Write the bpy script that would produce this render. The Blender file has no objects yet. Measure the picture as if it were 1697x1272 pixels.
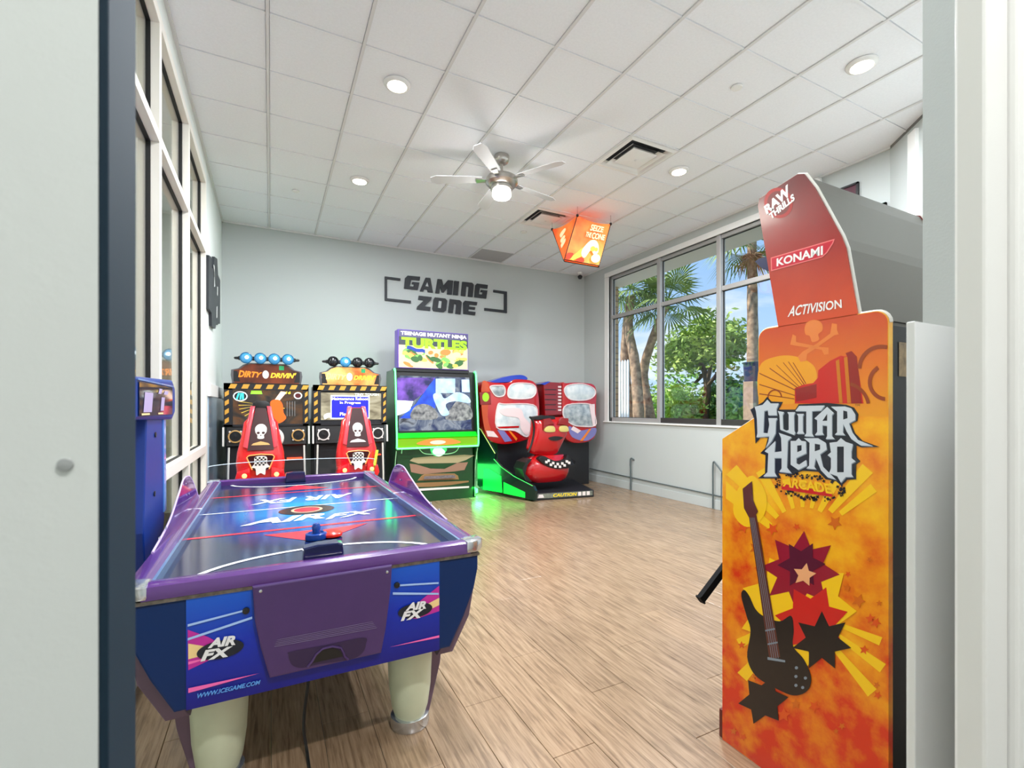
import bpy, bmesh, math, random
from mathutils import Vector, Matrix
R = math.radians
random.seed(7)
SC = bpy.context.scene
COL = SC.collection

# ------------------------------------------------------------------ camera
YAW = R(27.3957); FPX = 799.66; CX = 862.7; HY = 675.02; EYE = 1.40
cam_d = bpy.data.cameras.new('camera')
cam = bpy.data.objects.new('camera', cam_d); COL.objects.link(cam)
cam.location = (0, 0, EYE)
cam.rotation_euler = (R(90), 0, -YAW)
cam_d.sensor_width = 36; cam_d.lens = 36 * FPX / 1697
cam_d.shift_x = -(CX - 848.5) / 1697; cam_d.shift_y = (HY - 636) / 1697
cam_d.clip_start = 0.02; cam_d.clip_end = 500
cam_d.dof.use_dof = True; cam_d.dof.focus_distance = 3.2; cam_d.dof.aperture_fstop = 7.0
SC.camera = cam
SC.view_settings.view_transform = 'Standard'
SC.view_settings.look = 'None'
SC.view_settings.exposure = 0.07
SC.view_settings.gamma = 1.0
SC.view_settings.use_curve_mapping = False

# ------------------------------------------------------------------ world
W = bpy.data.worlds.new('sky'); SC.world = W; W.use_nodes = True
nt = W.node_tree; nt.nodes.clear()
def N(t, typ, **kw):
    n = t.nodes.new(typ)
    for k, v in kw.items():
        setattr(n, k, v)
    return n
wo = N(nt, 'ShaderNodeOutputWorld'); bg = N(nt, 'ShaderNodeBackground')
tc = N(nt, 'ShaderNodeTexCoord'); sep = N(nt, 'ShaderNodeSeparateXYZ')
mr = N(nt, 'ShaderNodeValToRGB')
nt.links.new(tc.outputs['Generated'], sep.inputs[0])
nt.links.new(sep.outputs['Z'], mr.inputs[0])
mr.color_ramp.elements[0].position = 0.0; mr.color_ramp.elements[0].color = (.52, .72, .95, 1)
mr.color_ramp.elements[1].position = 0.55; mr.color_ramp.elements[1].color = (.13, .36, .82, 1)
mp = N(nt, 'ShaderNodeMapping'); mp.inputs['Scale'].default_value = (3, 3, 9)
nz = N(nt, 'ShaderNodeTexNoise'); nz.inputs['Scale'].default_value = 1.6; nz.inputs['Detail'].default_value = 7
cr = N(nt, 'ShaderNodeValToRGB')
cr.color_ramp.elements[0].position = .53; cr.color_ramp.elements[1].position = .72
mx = N(nt, 'ShaderNodeMix', data_type='RGBA')
nt.links.new(tc.outputs['Generated'], mp.inputs[0]); nt.links.new(mp.outputs[0], nz.inputs['Vector'])
nt.links.new(nz.outputs[0], cr.inputs[0]); nt.links.new(cr.outputs[0], mx.inputs['Factor'])
nt.links.new(mr.outputs[0], mx.inputs['A']); mx.inputs['B'].default_value = (.92, .95, 1, 1)
nt.links.new(mx.outputs['Result'], bg.inputs[0]); bg.inputs[1].default_value = 1.2
nt.links.new(bg.outputs[0], wo.inputs[0])
sun_d = bpy.data.lights.new('sun', 'SUN'); sun_d.energy = 6.5; sun_d.angle = R(1); sun_d.color = (1, .95, .86)
sun = bpy.data.objects.new('sun', sun_d); COL.objects.link(sun); sun.rotation_euler = (R(-20), R(-33), 0)

LAMP_W = 66.0      # power of one recessed ceiling lamp

# ------------------------------------------------------------------ helpers
def lin(c):
    if max(c) > 1.0: c = [x / 255 for x in c]
    return tuple((x / 12.92 if x <= .04045 else ((x + .055) / 1.055) ** 2.4) for x in c)
MATS = {}
def M(name, col=(200, 200, 200), rough=.5, metal=0.0, emit=0.0, ecol=None, noise=0.0, nscale=20.0, bump=0.0, bscale=80.0,
      coat=0.0, alpha=1.0, col2=None, rnd=0.0, spec=.5, trans=0.0):
    if name in MATS: return MATS[name]
    m = bpy.data.materials.new(name); m.use_nodes = True; MATS[name] = m
    t = m.node_tree; p = t.nodes['Principled BSDF']
    c = lin(col)
    p.inputs['Base Color'].default_value = (*c, 1)
    p.inputs['Roughness'].default_value = rough; p.inputs['Metallic'].default_value = metal
    p.inputs['Specular IOR Level'].default_value = spec
    p.inputs['Coat Weight'].default_value = coat; p.inputs['Coat Roughness'].default_value = .05
    p.inputs['Alpha'].default_value = alpha; p.inputs['Transmission Weight'].default_value = trans
    if emit:
        p.inputs['Emission Color'].default_value = (*lin(ecol or col), 1); p.inputs['Emission Strength'].default_value = emit
    if noise or col2:
        tcx = N(t, 'ShaderNodeTexCoord'); nz = N(t, 'ShaderNodeTexNoise'); nz.inputs['Scale'].default_value = nscale; nz.inputs['Detail'].default_value = 4
        t.links.new(tcx.outputs['Object'], nz.inputs['Vector'])
        rp = N(t, 'ShaderNodeValToRGB'); rp.color_ramp.elements[0].position = .32; rp.color_ramp.elements[1].position = .68
        a = c; b = lin(col2) if col2 else tuple(min(1, x * (1 + noise)) for x in c)
        if not col2: a = tuple(x * (1 - noise) for x in c)
        rp.color_ramp.elements[0].color = (*a, 1); rp.color_ramp.elements[1].color = (*b, 1)
        t.links.new(nz.outputs[0], rp.inputs[0]); t.links.new(rp.outputs[0], p.inputs['Base Color'])
        if emit: t.links.new(rp.outputs[0], p.inputs['Emission Color'])
    if bump:
        tcx = N(t, 'ShaderNodeTexCoord'); nz = N(t, 'ShaderNodeTexNoise'); nz.inputs['Scale'].default_value = bscale; nz.inputs['Detail'].default_value = 3
        t.links.new(tcx.outputs['Object'], nz.inputs['Vector'])
        bp = N(t, 'ShaderNodeBump'); bp.inputs['Strength'].default_value = bump; bp.inputs['Distance'].default_value = .004
        t.links.new(nz.outputs[0], bp.inputs['Height']); t.links.new(bp.outputs[0], p.inputs['Normal'])
    return m
def GLASS(name, tint=(1, 1, 1), rough=0.0, ior=1.5, opac=0.0, body=(1, 1, 1)):
    if name in MATS: return MATS[name]
    m = bpy.data.materials.new(name); m.use_nodes = True; MATS[name] = m
    t = m.node_tree; t.nodes.clear()
    o = N(t, 'ShaderNodeOutputMaterial')
    tr = N(t, 'ShaderNodeBsdfTransparent'); tr.inputs[0].default_value = (*tint, 1)
    gl = N(t, 'ShaderNodeBsdfGlossy'); gl.inputs['Roughness'].default_value = rough
    mx = N(t, 'ShaderNodeMixShader')
    base = tr.outputs[0]
    if opac:
        df = N(t, 'ShaderNodeBsdfPrincipled'); df.inputs['Base Color'].default_value = (*lin(body), 1); df.inputs['Roughness'].default_value = .15
        m2 = N(t, 'ShaderNodeMixShader'); m2.inputs[0].default_value = opac
        t.links.new(tr.outputs[0], m2.inputs[1]); t.links.new(df.outputs[0], m2.inputs[2]); base = m2.outputs[0]
    # thin-sheet reflectance (Schlick), the same from both sides
    geo = N(t, 'ShaderNodeNewGeometry'); dt = N(t, 'ShaderNodeVectorMath', operation='DOT_PRODUCT')
    t.links.new(geo.outputs['Normal'], dt.inputs[0]); t.links.new(geo.outputs['Incoming'], dt.inputs[1])
    ab = N(t, 'ShaderNodeMath', operation='ABSOLUTE'); t.links.new(dt.outputs['Value'], ab.inputs[0])
    om = N(t, 'ShaderNodeMath', operation='SUBTRACT'); om.inputs[0].default_value = 1.0; t.links.new(ab.outputs[0], om.inputs[1])
    pw = N(t, 'ShaderNodeMath', operation='POWER'); pw.inputs[1].default_value = 5.0; t.links.new(om.outputs[0], pw.inputs[0])
    fr = N(t, 'ShaderNodeMath', operation='MULTIPLY_ADD'); fr.inputs[1].default_value = .96; fr.inputs[2].default_value = .04; t.links.new(pw.outputs[0], fr.inputs[0])
    t.links.new(fr.outputs[0], mx.inputs[0]); t.links.new(base, mx.inputs[1]); t.links.new(gl.outputs[0], mx.inputs[2])
    t.links.new(mx.outputs[0], o.inputs[0])
    return m

# a photograph pixel as a point on a wall/panel/floor plane of the room
def ray(u, v):
    r = (u - CX) / FPX; z = (HY - v) / FPX; s, c = math.sin(YAW), math.cos(YAW)
    return Vector((r * c + s, -r * s + c, z))
EY = Vector((0, 0, EYE))
def at_x(u, v, x): d = ray(u, v); return EY + d * (x / d.x)
def at_y(u, v, y): d = ray(u, v); return EY + d * (y / d.y)
def at_z(u, v, z): d = ray(u, v); return EY + d * ((z - EYE) / d.z)

def link(name, me, mat, parent=None, kind=None, smooth=False):
    o = bpy.data.objects.new(name, me)
    COL.objects.link(o)
    if mat:
        for m_ in (mat if isinstance(mat, (list, tuple)) else [mat]): me.materials.append(m_)
    if parent: o.parent = parent
    if kind: o['kind'] = kind
    if smooth:
        for p in me.polygons: p.use_smooth = True
    return o
def tag(o, label, cat=None, group=None):
    o['label'] = label
    if cat: o['category'] = cat
    if group: o['group'] = group
    return o
def thing(name, loc, label, cat, group=None):
    o = bpy.data.objects.new(name, None); COL.objects.link(o); o.location = loc; o.empty_display_size = .1
    return tag(o, label, cat, group)
def wloc(p):
    v = Vector((0, 0, 0))
    while p: v += p.location; p = p.parent
    return v

class B:
    """collects shapes in world coordinates and links them as one mesh"""
    def __init__(s): s.bm = bmesh.new()
    def face(s, pts):
        vs = [s.bm.verts.new(p) for p in pts]
        try: s.bm.faces.new(vs)
        except ValueError: pass
        return s
    def box(s, a, b, bev=0.0, seg=2):
        x0, y0, z0 = [min(a[i], b[i]) for i in range(3)]; x1, y1, z1 = [max(a[i], b[i]) for i in range(3)]
        t = bmesh.new(); bmesh.ops.create_cube(t, size=1)
        for v in t.verts: v.co = Vector(((x0 + x1) / 2 + v.co.x * (x1 - x0), (y0 + y1) / 2 + v.co.y * (y1 - y0), (z0 + z1) / 2 + v.co.z * (z1 - z0)))
        if bev: bmesh.ops.bevel(t, geom=list(t.edges), offset=bev, segments=seg, affect='EDGES', profile=.5)
        return s.merge(t)
    def merge(s, t):
        me = bpy.data.meshes.new('tmp'); t.to_mesh(me); t.free(); s.bm.from_mesh(me); bpy.data.meshes.remove(me); return s
    def prism(s, pts, d, bev=0.0):
        """closed outline pts (3D), extruded by vector d"""
        t = bmesh.new(); d = Vector(d)
        a = [t.verts.new(Vector(p)) for p in pts]; b = [t.verts.new(Vector(p) + d) for p in pts]
        n = len(pts)
        f0 = t.faces.new(a); f1 = t.faces.new(b[::-1])
        for i in range(n): t.faces.new((a[i], b[i], b[(i + 1) % n], a[(i + 1) % n]))
        bmesh.ops.recalc_face_normals(t, faces=list(t.faces))
        if bev:
            ed = [e for e in t.edges if (f0 in e.link_faces or f1 in e.link_faces)]
            bmesh.ops.bevel(t, geom=ed, offset=bev, segments=2, affect='EDGES', profile=.5)
        return s.merge(t)
    def cyl(s, p0, p1, r0, r1=None, n=20, caps=True):
        p0 = Vector(p0); p1 = Vector(p1); r1 = r0 if r1 is None else r1
        ax = (p1 - p0).normalized(); u = ax.orthogonal().normalized(); w = ax.cross(u)
        a = [s.bm.verts.new(p0 + (u * math.cos(k * 2 * math.pi / n) + w * math.sin(k * 2 * math.pi / n)) * r0) for k in range(n)]
        b = [s.bm.verts.new(p1 + (u * math.cos(k * 2 * math.pi / n) + w * math.sin(k * 2 * math.pi / n)) * r1) for k in range(n)]
        for k in range(n): s.bm.faces.new((a[k], a[(k + 1) % n], b[(k + 1) % n], b[k]))
        if caps: s.bm.faces.new(a[::-1]); s.bm.faces.new(b)
        return s
    def rings(s, rings, cap=True, close=True):
        """loft: list of equal-length point loops"""
        vs = [[s.bm.verts.new(p) for p in r] for r in rings]; n = len(rings[0])
        for i in range(len(vs) - 1):
            for k in range(n if close else n - 1):
                s.bm.faces.new((vs[i][k], vs[i][(k + 1) % n], vs[i + 1][(k + 1) % n], vs[i + 1][k]))
        if cap: s.bm.faces.new(vs[0][::-1]); s.bm.faces.new(vs[-1])
        return s
    def lathe(s, c, prof, n=32, ax='z', cap=True):
        c = Vector(c); rr = []
        for r, h in prof:
            ring = []
            for k in range(n):
                a = 2 * math.pi * k / n; x, y = r * math.cos(a), r * math.sin(a)
                ring.append(c + (Vector((x, y, h)) if ax == 'z' else Vector((x, h, y)) if ax == 'y' else Vector((h, x, y))))
            rr.append(ring)
        return s.rings(rr, cap=cap)
    def tube(s, path, r, n=8):
        path = [Vector(p) for p in path]; rr = []; up = None
        for i, p in enumerate(path):
            d = (path[min(i + 1, len(path) - 1)] - path[max(i - 1, 0)]).normalized()
            u = d.orthogonal().normalized() if up is None else (up - d * up.dot(d)).normalized()
            up = u; w = d.cross(u)
            rr.append([p + (u * math.cos(2 * math.pi * k / n) + w * math.sin(2 * math.pi * k / n)) * r for k in range(n)])
        return s.rings(rr)
    def done(s, name, mat, parent=None, kind=None, smooth=False, label=None, recalc=True):
        if recalc: bmesh.ops.recalc_face_normals(s.bm, faces=list(s.bm.faces))
        o = wloc(parent)
        for v in s.bm.verts: v.co -= o
        me = bpy.data.meshes.new(name); s.bm.to_mesh(me); s.bm.free()
        ob = link(name, me, mat, parent, kind)
        if smooth:
            me.polygons.foreach_set('use_smooth', [True] * len(me.polygons))
            try: me.set_sharp_from_angle(angle=R(38))
            except Exception: pass
        if label: ob['label'] = label
        return ob
def crv(pts, n=6):
    """closed smooth outline through control points (Catmull-Rom), 2D or 3D tuples"""
    out = []; L = len(pts)
    for i in range(L):
        p0, p1, p2, p3 = [Vector(pts[(i + k - 1) % L]) for k in range(4)]
        for k in range(n):
            t = k / n
            out.append(.5 * ((2 * p1) + (p2 - p0) * t + (2 * p0 - 5 * p1 + 4 * p2 - p3) * t * t + (3 * p1 - p0 - 3 * p2 + p3) * t ** 3))
    return out
def ocrv(pts, n=6):
    out = []
    P = [Vector(pts[0])] + [Vector(p) for p in pts] + [Vector(pts[-1])]
    for i in range(1, len(P) - 2):
        p0, p1, p2, p3 = P[i - 1:i + 3]
        for k in range(n):
            t = k / n
            out.append(.5 * ((2 * p1) + (p2 - p0) * t + (2 * p0 - 5 * p1 + 4 * p2 - p3) * t * t + (3 * p1 - p0 - 3 * p2 + p3) * t ** 3))
    out.append(P[-1]); return out
def ell(cx, cy, a, b, n=24, rot=0):
    c, s = math.cos(rot), math.sin(rot)
    return [(cx + a * math.cos(2 * math.pi * k / n) * c - b * math.sin(2 * math.pi * k / n) * s,
             cy + a * math.cos(2 * math.pi * k / n) * s + b * math.sin(2 * math.pi * k / n) * c) for k in range(n)]
def star(cx, cy, r, n=5, q=.45, rot=0.3):
    return [(cx + (r if k % 2 == 0 else r * q) * math.sin(rot + math.pi * k / n), cy - (r if k % 2 == 0 else r * q) * math.cos(rot + math.pi * k / n)) for k in range(2 * n)]
def flat(name, polys, mat, parent, label=None):
    """flat print: every patch its own part; swarms of tiny marks stay one part of kind stuff"""
    if 1 < len(polys) <= 14:
        first = None
        for p in polys:
            o = flat(name, [p], mat, parent, label); first = first or o
        return first
    b = B()
    for p in polys: b.face(p)
    o = b.done(name, mat, parent, label=label, recalc=False)
    if len(polys) > 14: o['kind'] = 'stuff'
    return o
TXT = {}
def text_geo(s, bold=0.0, shear=0.0):
    k = (s, bold, shear)
    if k not in TXT:
        c = bpy.data.curves.new('t', 'FONT'); c.body = s; c.size = 1; c.offset = bold; c.shear = shear; c.resolution_u = 3
        c.align_x = 'CENTER'
        o = bpy.data.objects.new('t', c); me = bpy.data.meshes.new_from_object(o)
        vs = [v.co.copy() for v in me.vertices]; fs = [tuple(p.vertices) for p in me.polygons]
        bpy.data.objects.remove(o); bpy.data.curves.remove(c); bpy.data.meshes.remove(me)
        TXT[k] = (vs, fs)
    return TXT[k]
def text(name, s, quad, mat, parent, bold=.02, shear=0.0, depth=None, label=None):
    """lettering stretched over a quad (bottom-left, bottom-right, top-right, top-left in 3D)"""
    vs, fs = text_geo(s, bold, shear)
    x0 = min(v.x for v in vs); x1 = max(v.x for v in vs); y0 = min(v.y for v in vs); y1 = max(v.y for v in vs)
    q = [Vector(p) for p in quad]; o = wloc(parent)
    def mp(v):
        a = (v.x - x0) / (x1 - x0); b = (v.y - y0) / (y1 - y0)
        return q[0] * (1 - a) * (1 - b) + q[1] * a * (1 - b) + q[2] * a * b + q[3] * (1 - a) * b - o
    pts = [mp(v) for v in vs]
    if depth is None:
        me = bpy.data.meshes.new(name); me.from_pydata(pts, [], fs); ob = link(name, me, mat, parent)
    else:
        bm = bmesh.new(); V = [bm.verts.new(p) for p in pts]
        for f in fs:
            try: bm.faces.new([V[i] for i in f])
            except ValueError: pass
        r = bmesh.ops.extrude_face_region(bm, geom=list(bm.faces))
        bmesh.ops.translate(bm, vec=Vector(depth), verts=[e for e in r['geom'] if isinstance(e, bmesh.types.BMVert)])
        bmesh.ops.recalc_face_normals(bm, faces=list(bm.faces))
        me = bpy.data.meshes.new(name); bm.to_mesh(me); bm.free(); ob = link(name, me, mat, parent)
    if label: ob['label'] = label
    return ob
def area(name, loc, size, power, col=(1, 1, 1), rot=(0, 0, 0), shape='DISK', parent=None, spread=180, sy=None):
    d = bpy.data.lights.new(name, 'AREA'); d.energy = power; d.shape = shape; d.size = size; d.color = col; d.spread = R(spread)
    if sy: d.size_y = sy
    o = bpy.data.objects.new(name, d); COL.objects.link(o); o.location = Vector(loc) - wloc(parent); o.rotation_euler = rot
    if parent: o.parent = parent
    return o

# ------------------------------------------------------------------ the room
XL, XR, YB, CE = -.597, 5.45, 7.81, 3.978
YF = .47                      # far face of the entrance wall
m_wall = M('wall_paint', (190, 196, 195), .75, bump=.08, bscale=220)
m_white = M('white_paint', (236, 236, 234), .45)
m_tile = M('ceiling_board', (240, 243, 247), .9, bump=.25, bscale=160, noise=.02, nscale=60)
m_cross = M('cross_metal', (238, 240, 243), .6)
m_bar = M('grid_metal', (222, 222, 222), .5)
m_alu = M('window_aluminium', (176, 175, 174), .4, metal=.35)
m_black = M('black_plastic', (22, 22, 24), .4)
m_sub = M('slab', (120, 110, 100), .9)

def struct(o, label=None):
    o['kind'] = 'structure'
    if label: o['label'] = label
    return o

# floor: planks on a slab
floor = struct(B().box((-4, -3.2, -.12), (XR + .1, YB + .1, -.008)).done('floor', m_sub), 'light brown wood plank floor')
def plank_mat():
    m = bpy.data.materials.new('oak_plank'); m.use_nodes = True; t = m.node_tree; p = t.nodes['Principled BSDF']
    oi = N(t, 'ShaderNodeObjectInfo'); tc = N(t, 'ShaderNodeTexCoord'); mp = N(t, 'ShaderNodeMapping')
    add = N(t, 'ShaderNodeVectorMath', operation='ADD'); mul = N(t, 'ShaderNodeVectorMath', operation='SCALE'); mul.inputs['Scale'].default_value = 1.0
    t.links.new(oi.outputs['Location'], mul.inputs[0])
    t.links.new(tc.outputs['Object'], add.inputs[0]); t.links.new(mul.outputs[0], add.inputs[1])
    t.links.new(add.outputs[0], mp.inputs[0]); mp.inputs['Scale'].default_value = (26, 1.6, 8)
    nz = N(t, 'ShaderNodeTexNoise'); nz.inputs['Scale'].default_value = 2.4; nz.inputs['Detail'].default_value = 7; nz.inputs['Roughness'].default_value = .62; nz.inputs['Distortion'].default_value = .4
    t.links.new(mp.outputs[0], nz.inputs['Vector'])
    rp = N(t, 'ShaderNodeValToRGB'); e = rp.color_ramp.elements
    e[0].position = .28; e[0].color = (*lin((106, 84, 64)), 1); e[1].position = .72; e[1].color = (*lin((174, 148, 121)), 1)
    k = e.new(.5); k.color = (*lin((150, 124, 98)), 1)
    t.links.new(nz.outputs[0], rp.inputs[0])
    hs = N(t, 'ShaderNodeHueSaturation'); mm = N(t, 'ShaderNodeMapRange'); mm.inputs[3].default_value = .92; mm.inputs[4].default_value = 1.07
    t.links.new(oi.outputs['Random'], mm.inputs[0]); t.links.new(mm.outputs[0], hs.inputs['Value']); t.links.new(rp.outputs[0], hs.inputs['Color'])
    t.links.new(hs.outputs[0], p.inputs['Base Color'])
    p.inputs['Roughness'].default_value = .26; p.inputs['Specular IOR Level'].default_value = .8
    bp = N(t, 'ShaderNodeBump'); bp.inputs['Strength'].default_value = .12; bp.inputs['Distance'].default_value = .002
    t.links.new(nz.outputs[0], bp.inputs['Height']); t.links.new(bp.outputs[0], p.inputs['Normal'])
    return m
m_plank = plank_mat()
PWD, PLN = .2, 1.24
pm = {}
i = 0; x = XL
while x < XR - .01:
    w = min(PWD, XR - x)
    y = YF - PLN * ((i * .381) % 1.0)
    while y < YB - .01:
        y0 = max(y, YF); y1 = min(y + PLN, YB)
        if y1 - y0 > .03:
            k = (round(w, 3), round(y1 - y0, 3))
            if k not in pm:
                t = B().box((-w / 2 + .0009, -(y1 - y0) / 2 + .0009, -.008), (w / 2 - .0009, (y1 - y0) / 2 - .0009, 0), .0016, 1)
                me = bpy.data.meshes.new('plank'); t.bm.to_mesh(me); t.bm.free(); me.materials.append(m_plank); pm[k] = me
            o = bpy.data.objects.new('plank', pm[k]); COL.objects.link(o); o.parent = floor
            o.location = (x + w / 2, (y0 + y1) / 2, 0)
        y += PLN
    x += PWD; i += 1

# ceiling: slab, T-bars, boards
ceil = struct(B().box((-4, -3.2, CE + .06), (XR + .1, YB + .1, CE + .2)).done('ceiling', m_white), 'white suspended tile ceiling')
G0X, G0Y, GS = -.0181, 4.1746, .61
TW = .012
xs = [G0X + GS * k for k in range(-1, 10)]; xs = [v for v in xs if XL + .03 < v < XR - .02]
ys = [G0Y + GS * k for k in range(-12, 8)]; ys = [v for v in ys if v < YB - .03]
for v in xs: B().box((v - TW * .9, ys[0], CE - .006), (v + TW * .9, YB, CE + .03)).done('grid_bar', m_bar, ceil)
ex = [XL] + xs + [XR]; eyy = ys + [YB]
SKIP = {}
cells = {}
m_perf = M('perforated_tile', (182, 182, 182), .8, noise=.25, nscale=300)
for a in range(len(ex) - 1):
    for b_ in range(len(eyy) - 1):
        x0, x1, y0, y1 = ex[a], ex[a + 1], eyy[b_], eyy[b_ + 1]
        cells[(a, b_)] = (x0, x1, y0, y1)
        cx, cy = (x0 + x1) / 2, (y0 + y1) / 2
        if abs(cx - 3.337) < .1 and (abs(cy - 3.87) < .1 or abs(cy - 5.70) < .1): continue
        gr = abs(cx - 3.337) < .1 and cy > 7.4
        B().box((x0 + TW + .001, y0 + TW + .001, CE + .004), (x1 - TW - .001, y1 - TW - .001, CE + .02)).done('ceiling_tile', m_perf if gr else m_tile, ceil, label='grey perforated return tile' if gr else None)
for v in ys:
    for a in range(len(ex) - 1):
        B().box((ex[a] + TW, v - TW * .8, CE - .003), (ex[a + 1] - TW, v + TW * .8, CE + .028)).done('cross_bar', m_cross, ceil)
m_edge = M('edge_trim', (120, 120, 120), .6)
B().box((XL, YF, CE - .02), (XL + .02, YB, CE + .003)).done('edge_angle', m_bar, ceil)
B().box((XL, YB - .02, CE - .02), (XR, YB, CE + .003)).done('edge_angle', m_bar, ceil)
B().box((XR - .02, 2.55, CE - .02), (XR, YB, CE + .003)).done('edge_angle', m_bar, ceil)

# back wall
struct(B().box((XL - .2, YB, -.1), (XR + .2, YB + .15, CE + .1)).done('wall_back', m_wall), 'pale grey-green painted back wall')
struct(B().box((XL, YB - .012, 0), (XR, YB, .12), .003).done('baseboard_back', m_white))

# right wall with the window opening
WY0, WY1, WZ0, WZ1 = 3.44, 7.03, 1.15, 3.765
b = B()
b.box((XR, 2.5, -.1), (XR + .14, YB + .15, WZ0)); b.box((XR, 2.5, WZ1), (XR + .14, YB + .15, CE + .1))
b.box((XR, 2.5, WZ0), (XR + .14, WY0, WZ1)); b.box((XR, WY1, WZ0), (XR + .14, YB + .15, WZ1))
struct(b.done('wall_right', m_wall), 'pale grey-green wall around the big window')
struct(B().box((XR - .014, 2.6, 0), (XR, YB - .013, .13), .003).done('baseboard_right', m_wall))
win = struct(bpy.data.objects.new('window_1', None)); COL.objects.link(win); win.location = (XR + .06, (WY0 + WY1) / 2, WZ0); win['label'] = 'wide aluminium framed window with six panes'
FT = .05
fx0, fx1 = XR + .03, XR + .11
B().box((fx0, WY0, WZ1 - FT), (fx1, WY1, WZ1), .004).done('frame_head', m_alu, win)
B().box((fx0, WY0, WZ0), (fx1, WY1, WZ0 + .075), .004).done('frame_bottom', m_alu, win)
B().box((fx0, WY1 - .045, WZ0), (fx1, WY1, WZ1), .004).done('frame_jamb', m_alu, win)
B().box((fx0, WY0, WZ0), (fx1, WY0 + .045, WZ1), .004).done('frame_jamb', m_alu, win)
MY = [5.786, 4.634]
for y in MY: B().box((fx0 - .02, y - .036, WZ0), (fx1, y + .036, WZ1), .005).done('mullion', m_alu, win)
bays = [WY0 + .045, MY[1], MY[0], WY1 - .045]
m_pane = GLASS('window_glass', (.97, .985, .98))
m_gask = M('black_gasket', (18, 18, 20), .6)
TZ = 3.03
for k in range(3):
    y0, y1 = bays[k] + (.036 if k else 0), bays[k + 1] - (.036 if k < 2 else 0)
    B().box((fx0, y0, TZ - .032), (fx1, y1, TZ + .032), .005).done('transom', m_alu, win)
    for z0, z1 in ((WZ0 + .075, TZ - .032), (TZ + .032, WZ1 - FT)):
        p = B().box((fx0 + .038, y0, z0), (fx0 + .044, y1, z1)).done('pane', m_pane, win)
        g = B()
        for (a, c) in (((y0, z0), (y1, z0 + .008)), ((y0, z1 - .008), (y1, z1)), ((y0, z0), (y0 + .008, z1)), ((y1 - .008, z0), (y1, z1))):
            g.box((fx0 + .034, a[0], a[1]), (fx0 + .05, c[0], c[1]))
        g.done('gasket', m_gask, p)
B().box((fx0 - .012, MY[1] + .04, WZ0 + .012), (fx0 + .004, MY[0] - .04, WZ0 + .09), .004).done('sash_rail', M('dark_sash', (70, 68, 68), .4, metal=.4), win, label='dark lower sash rail')
B().box((fx0 - .012, WY0 + .05, WZ0 + .012), (fx0 + .004, MY[1] - .04, WZ0 + .09), .004).done('sash_rail', MATS['dark_sash'], win)
# white reveal and sill
r = .012
t1 = B(); t1.box((XR - .03, WY0 - .03, WZ0 - .02), (XR + .035, WY1 + .14, WZ0 + .004), .006)
struct(t1.done('trim_1', m_white), 'white window sill')
t2 = B(); t2.box((XR - .016, WY0, WZ1), (XR + .035, WY1 + .12, WZ1 + .085), .008); t2.box((XR - .016, WY1, WZ0), (XR + .035, WY1 + .12, WZ1), .008)
struct(t2.done('trim_2', m_white), 'white window casing')

# left wall: glazed partition up to Y=6, solid beyond
PZ1 = 3.79
b = B(); b.box((XL - .1, YF, PZ1), (XL, YB, CE + .1)); b.box((XL - .1, 5.985, -.1), (XL, YB + .1, PZ1))
struct(b.done('wall_left', M('left_wall_paint', (224, 228, 226), .7, bump=.06, bscale=220)), 'white wall above and beyond the glazed partition')
part = struct(bpy.data.objects.new('window_2', None)); COL.objects.link(part); part.location = (XL, 3.6, 0); part['label'] = 'white framed glass partition along the left side'
m_frame = M('partition_frame', (233, 228, 220), .4)
m_frame2 = M('partition_frame_tan', (222, 205, 182), .5)
MUL = [1.25, 2.42, 3.62, 4.79, 5.95]
def bar3(y0, y1, z0, z1, nm):
    o = B().box((XL - .043, y0, z0), (XL + .004, y1, z1), .003).done(nm, m_frame, part)
    B().box((XL - .070, y0 - .006, z0 - .006), (XL - .043, y1 + .006, z1 + .006)).done('gasket', m_gask, o)
    B().box((XL - .105, y0, z0), (XL - .070, y1, z1), .003).done('outer_bar', m_frame2, o)
for y in MUL: bar3(y - .03, y + .03, 0, PZ1, 'mullion')
ey = [YF] + MUL
for k in range(len(ey) - 1):
    y0 = ey[k] + (.03 if k else 0); y1 = ey[k + 1] - .03
    for z0, z1 in ((PZ1 - .07, PZ1), (3.0, 3.06), (.93, 1.01), (0, .09)): bar3(y0, y1, z0, z1, 'rail')
    for z0, z1 in ((.09, .93), (1.01, 3.0), (3.06, PZ1 - .07)):
        B().box((XL - .060, y0, z0), (XL - .054, y1, z1)).done('pane', GLASS('partition_glass', (.93, .97, .955)), part)
struct(B().box((XL, 6.0, 0), (XL + .012, 6.9, .12), .003).done('baseboard_left', m_white))
# chair rail with a glossy blue-grey wall panel below it
tr = struct(B().box((XL, 6.08, 1.52), (XL + .03, YB, 1.66), .005).done('trim_3', m_white), 'white ledge on the left wall')
struct(B().box((XL, 6.12, .12), (XL + .012, YB, 1.52)).done('trim_4', M('blue_grey_panel', (150, 172, 190), .16, coat=.5)), 'glossy blue-grey wall panel beside the arcade cabinet')
# room beyond the partition
m_far = M('far_room_paint', (214, 214, 200), .8)
struct(B().box((-4, YF, -.1), (-3.85, YB + .1, CE + .1)).done('wall_far', m_far), 'pale wall seen through the glass')
struct(B().box((-3.85, 7.9, -.1), (XL - .2, 8.0, CE + .1)).done('wall_far_end', m_far))

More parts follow.
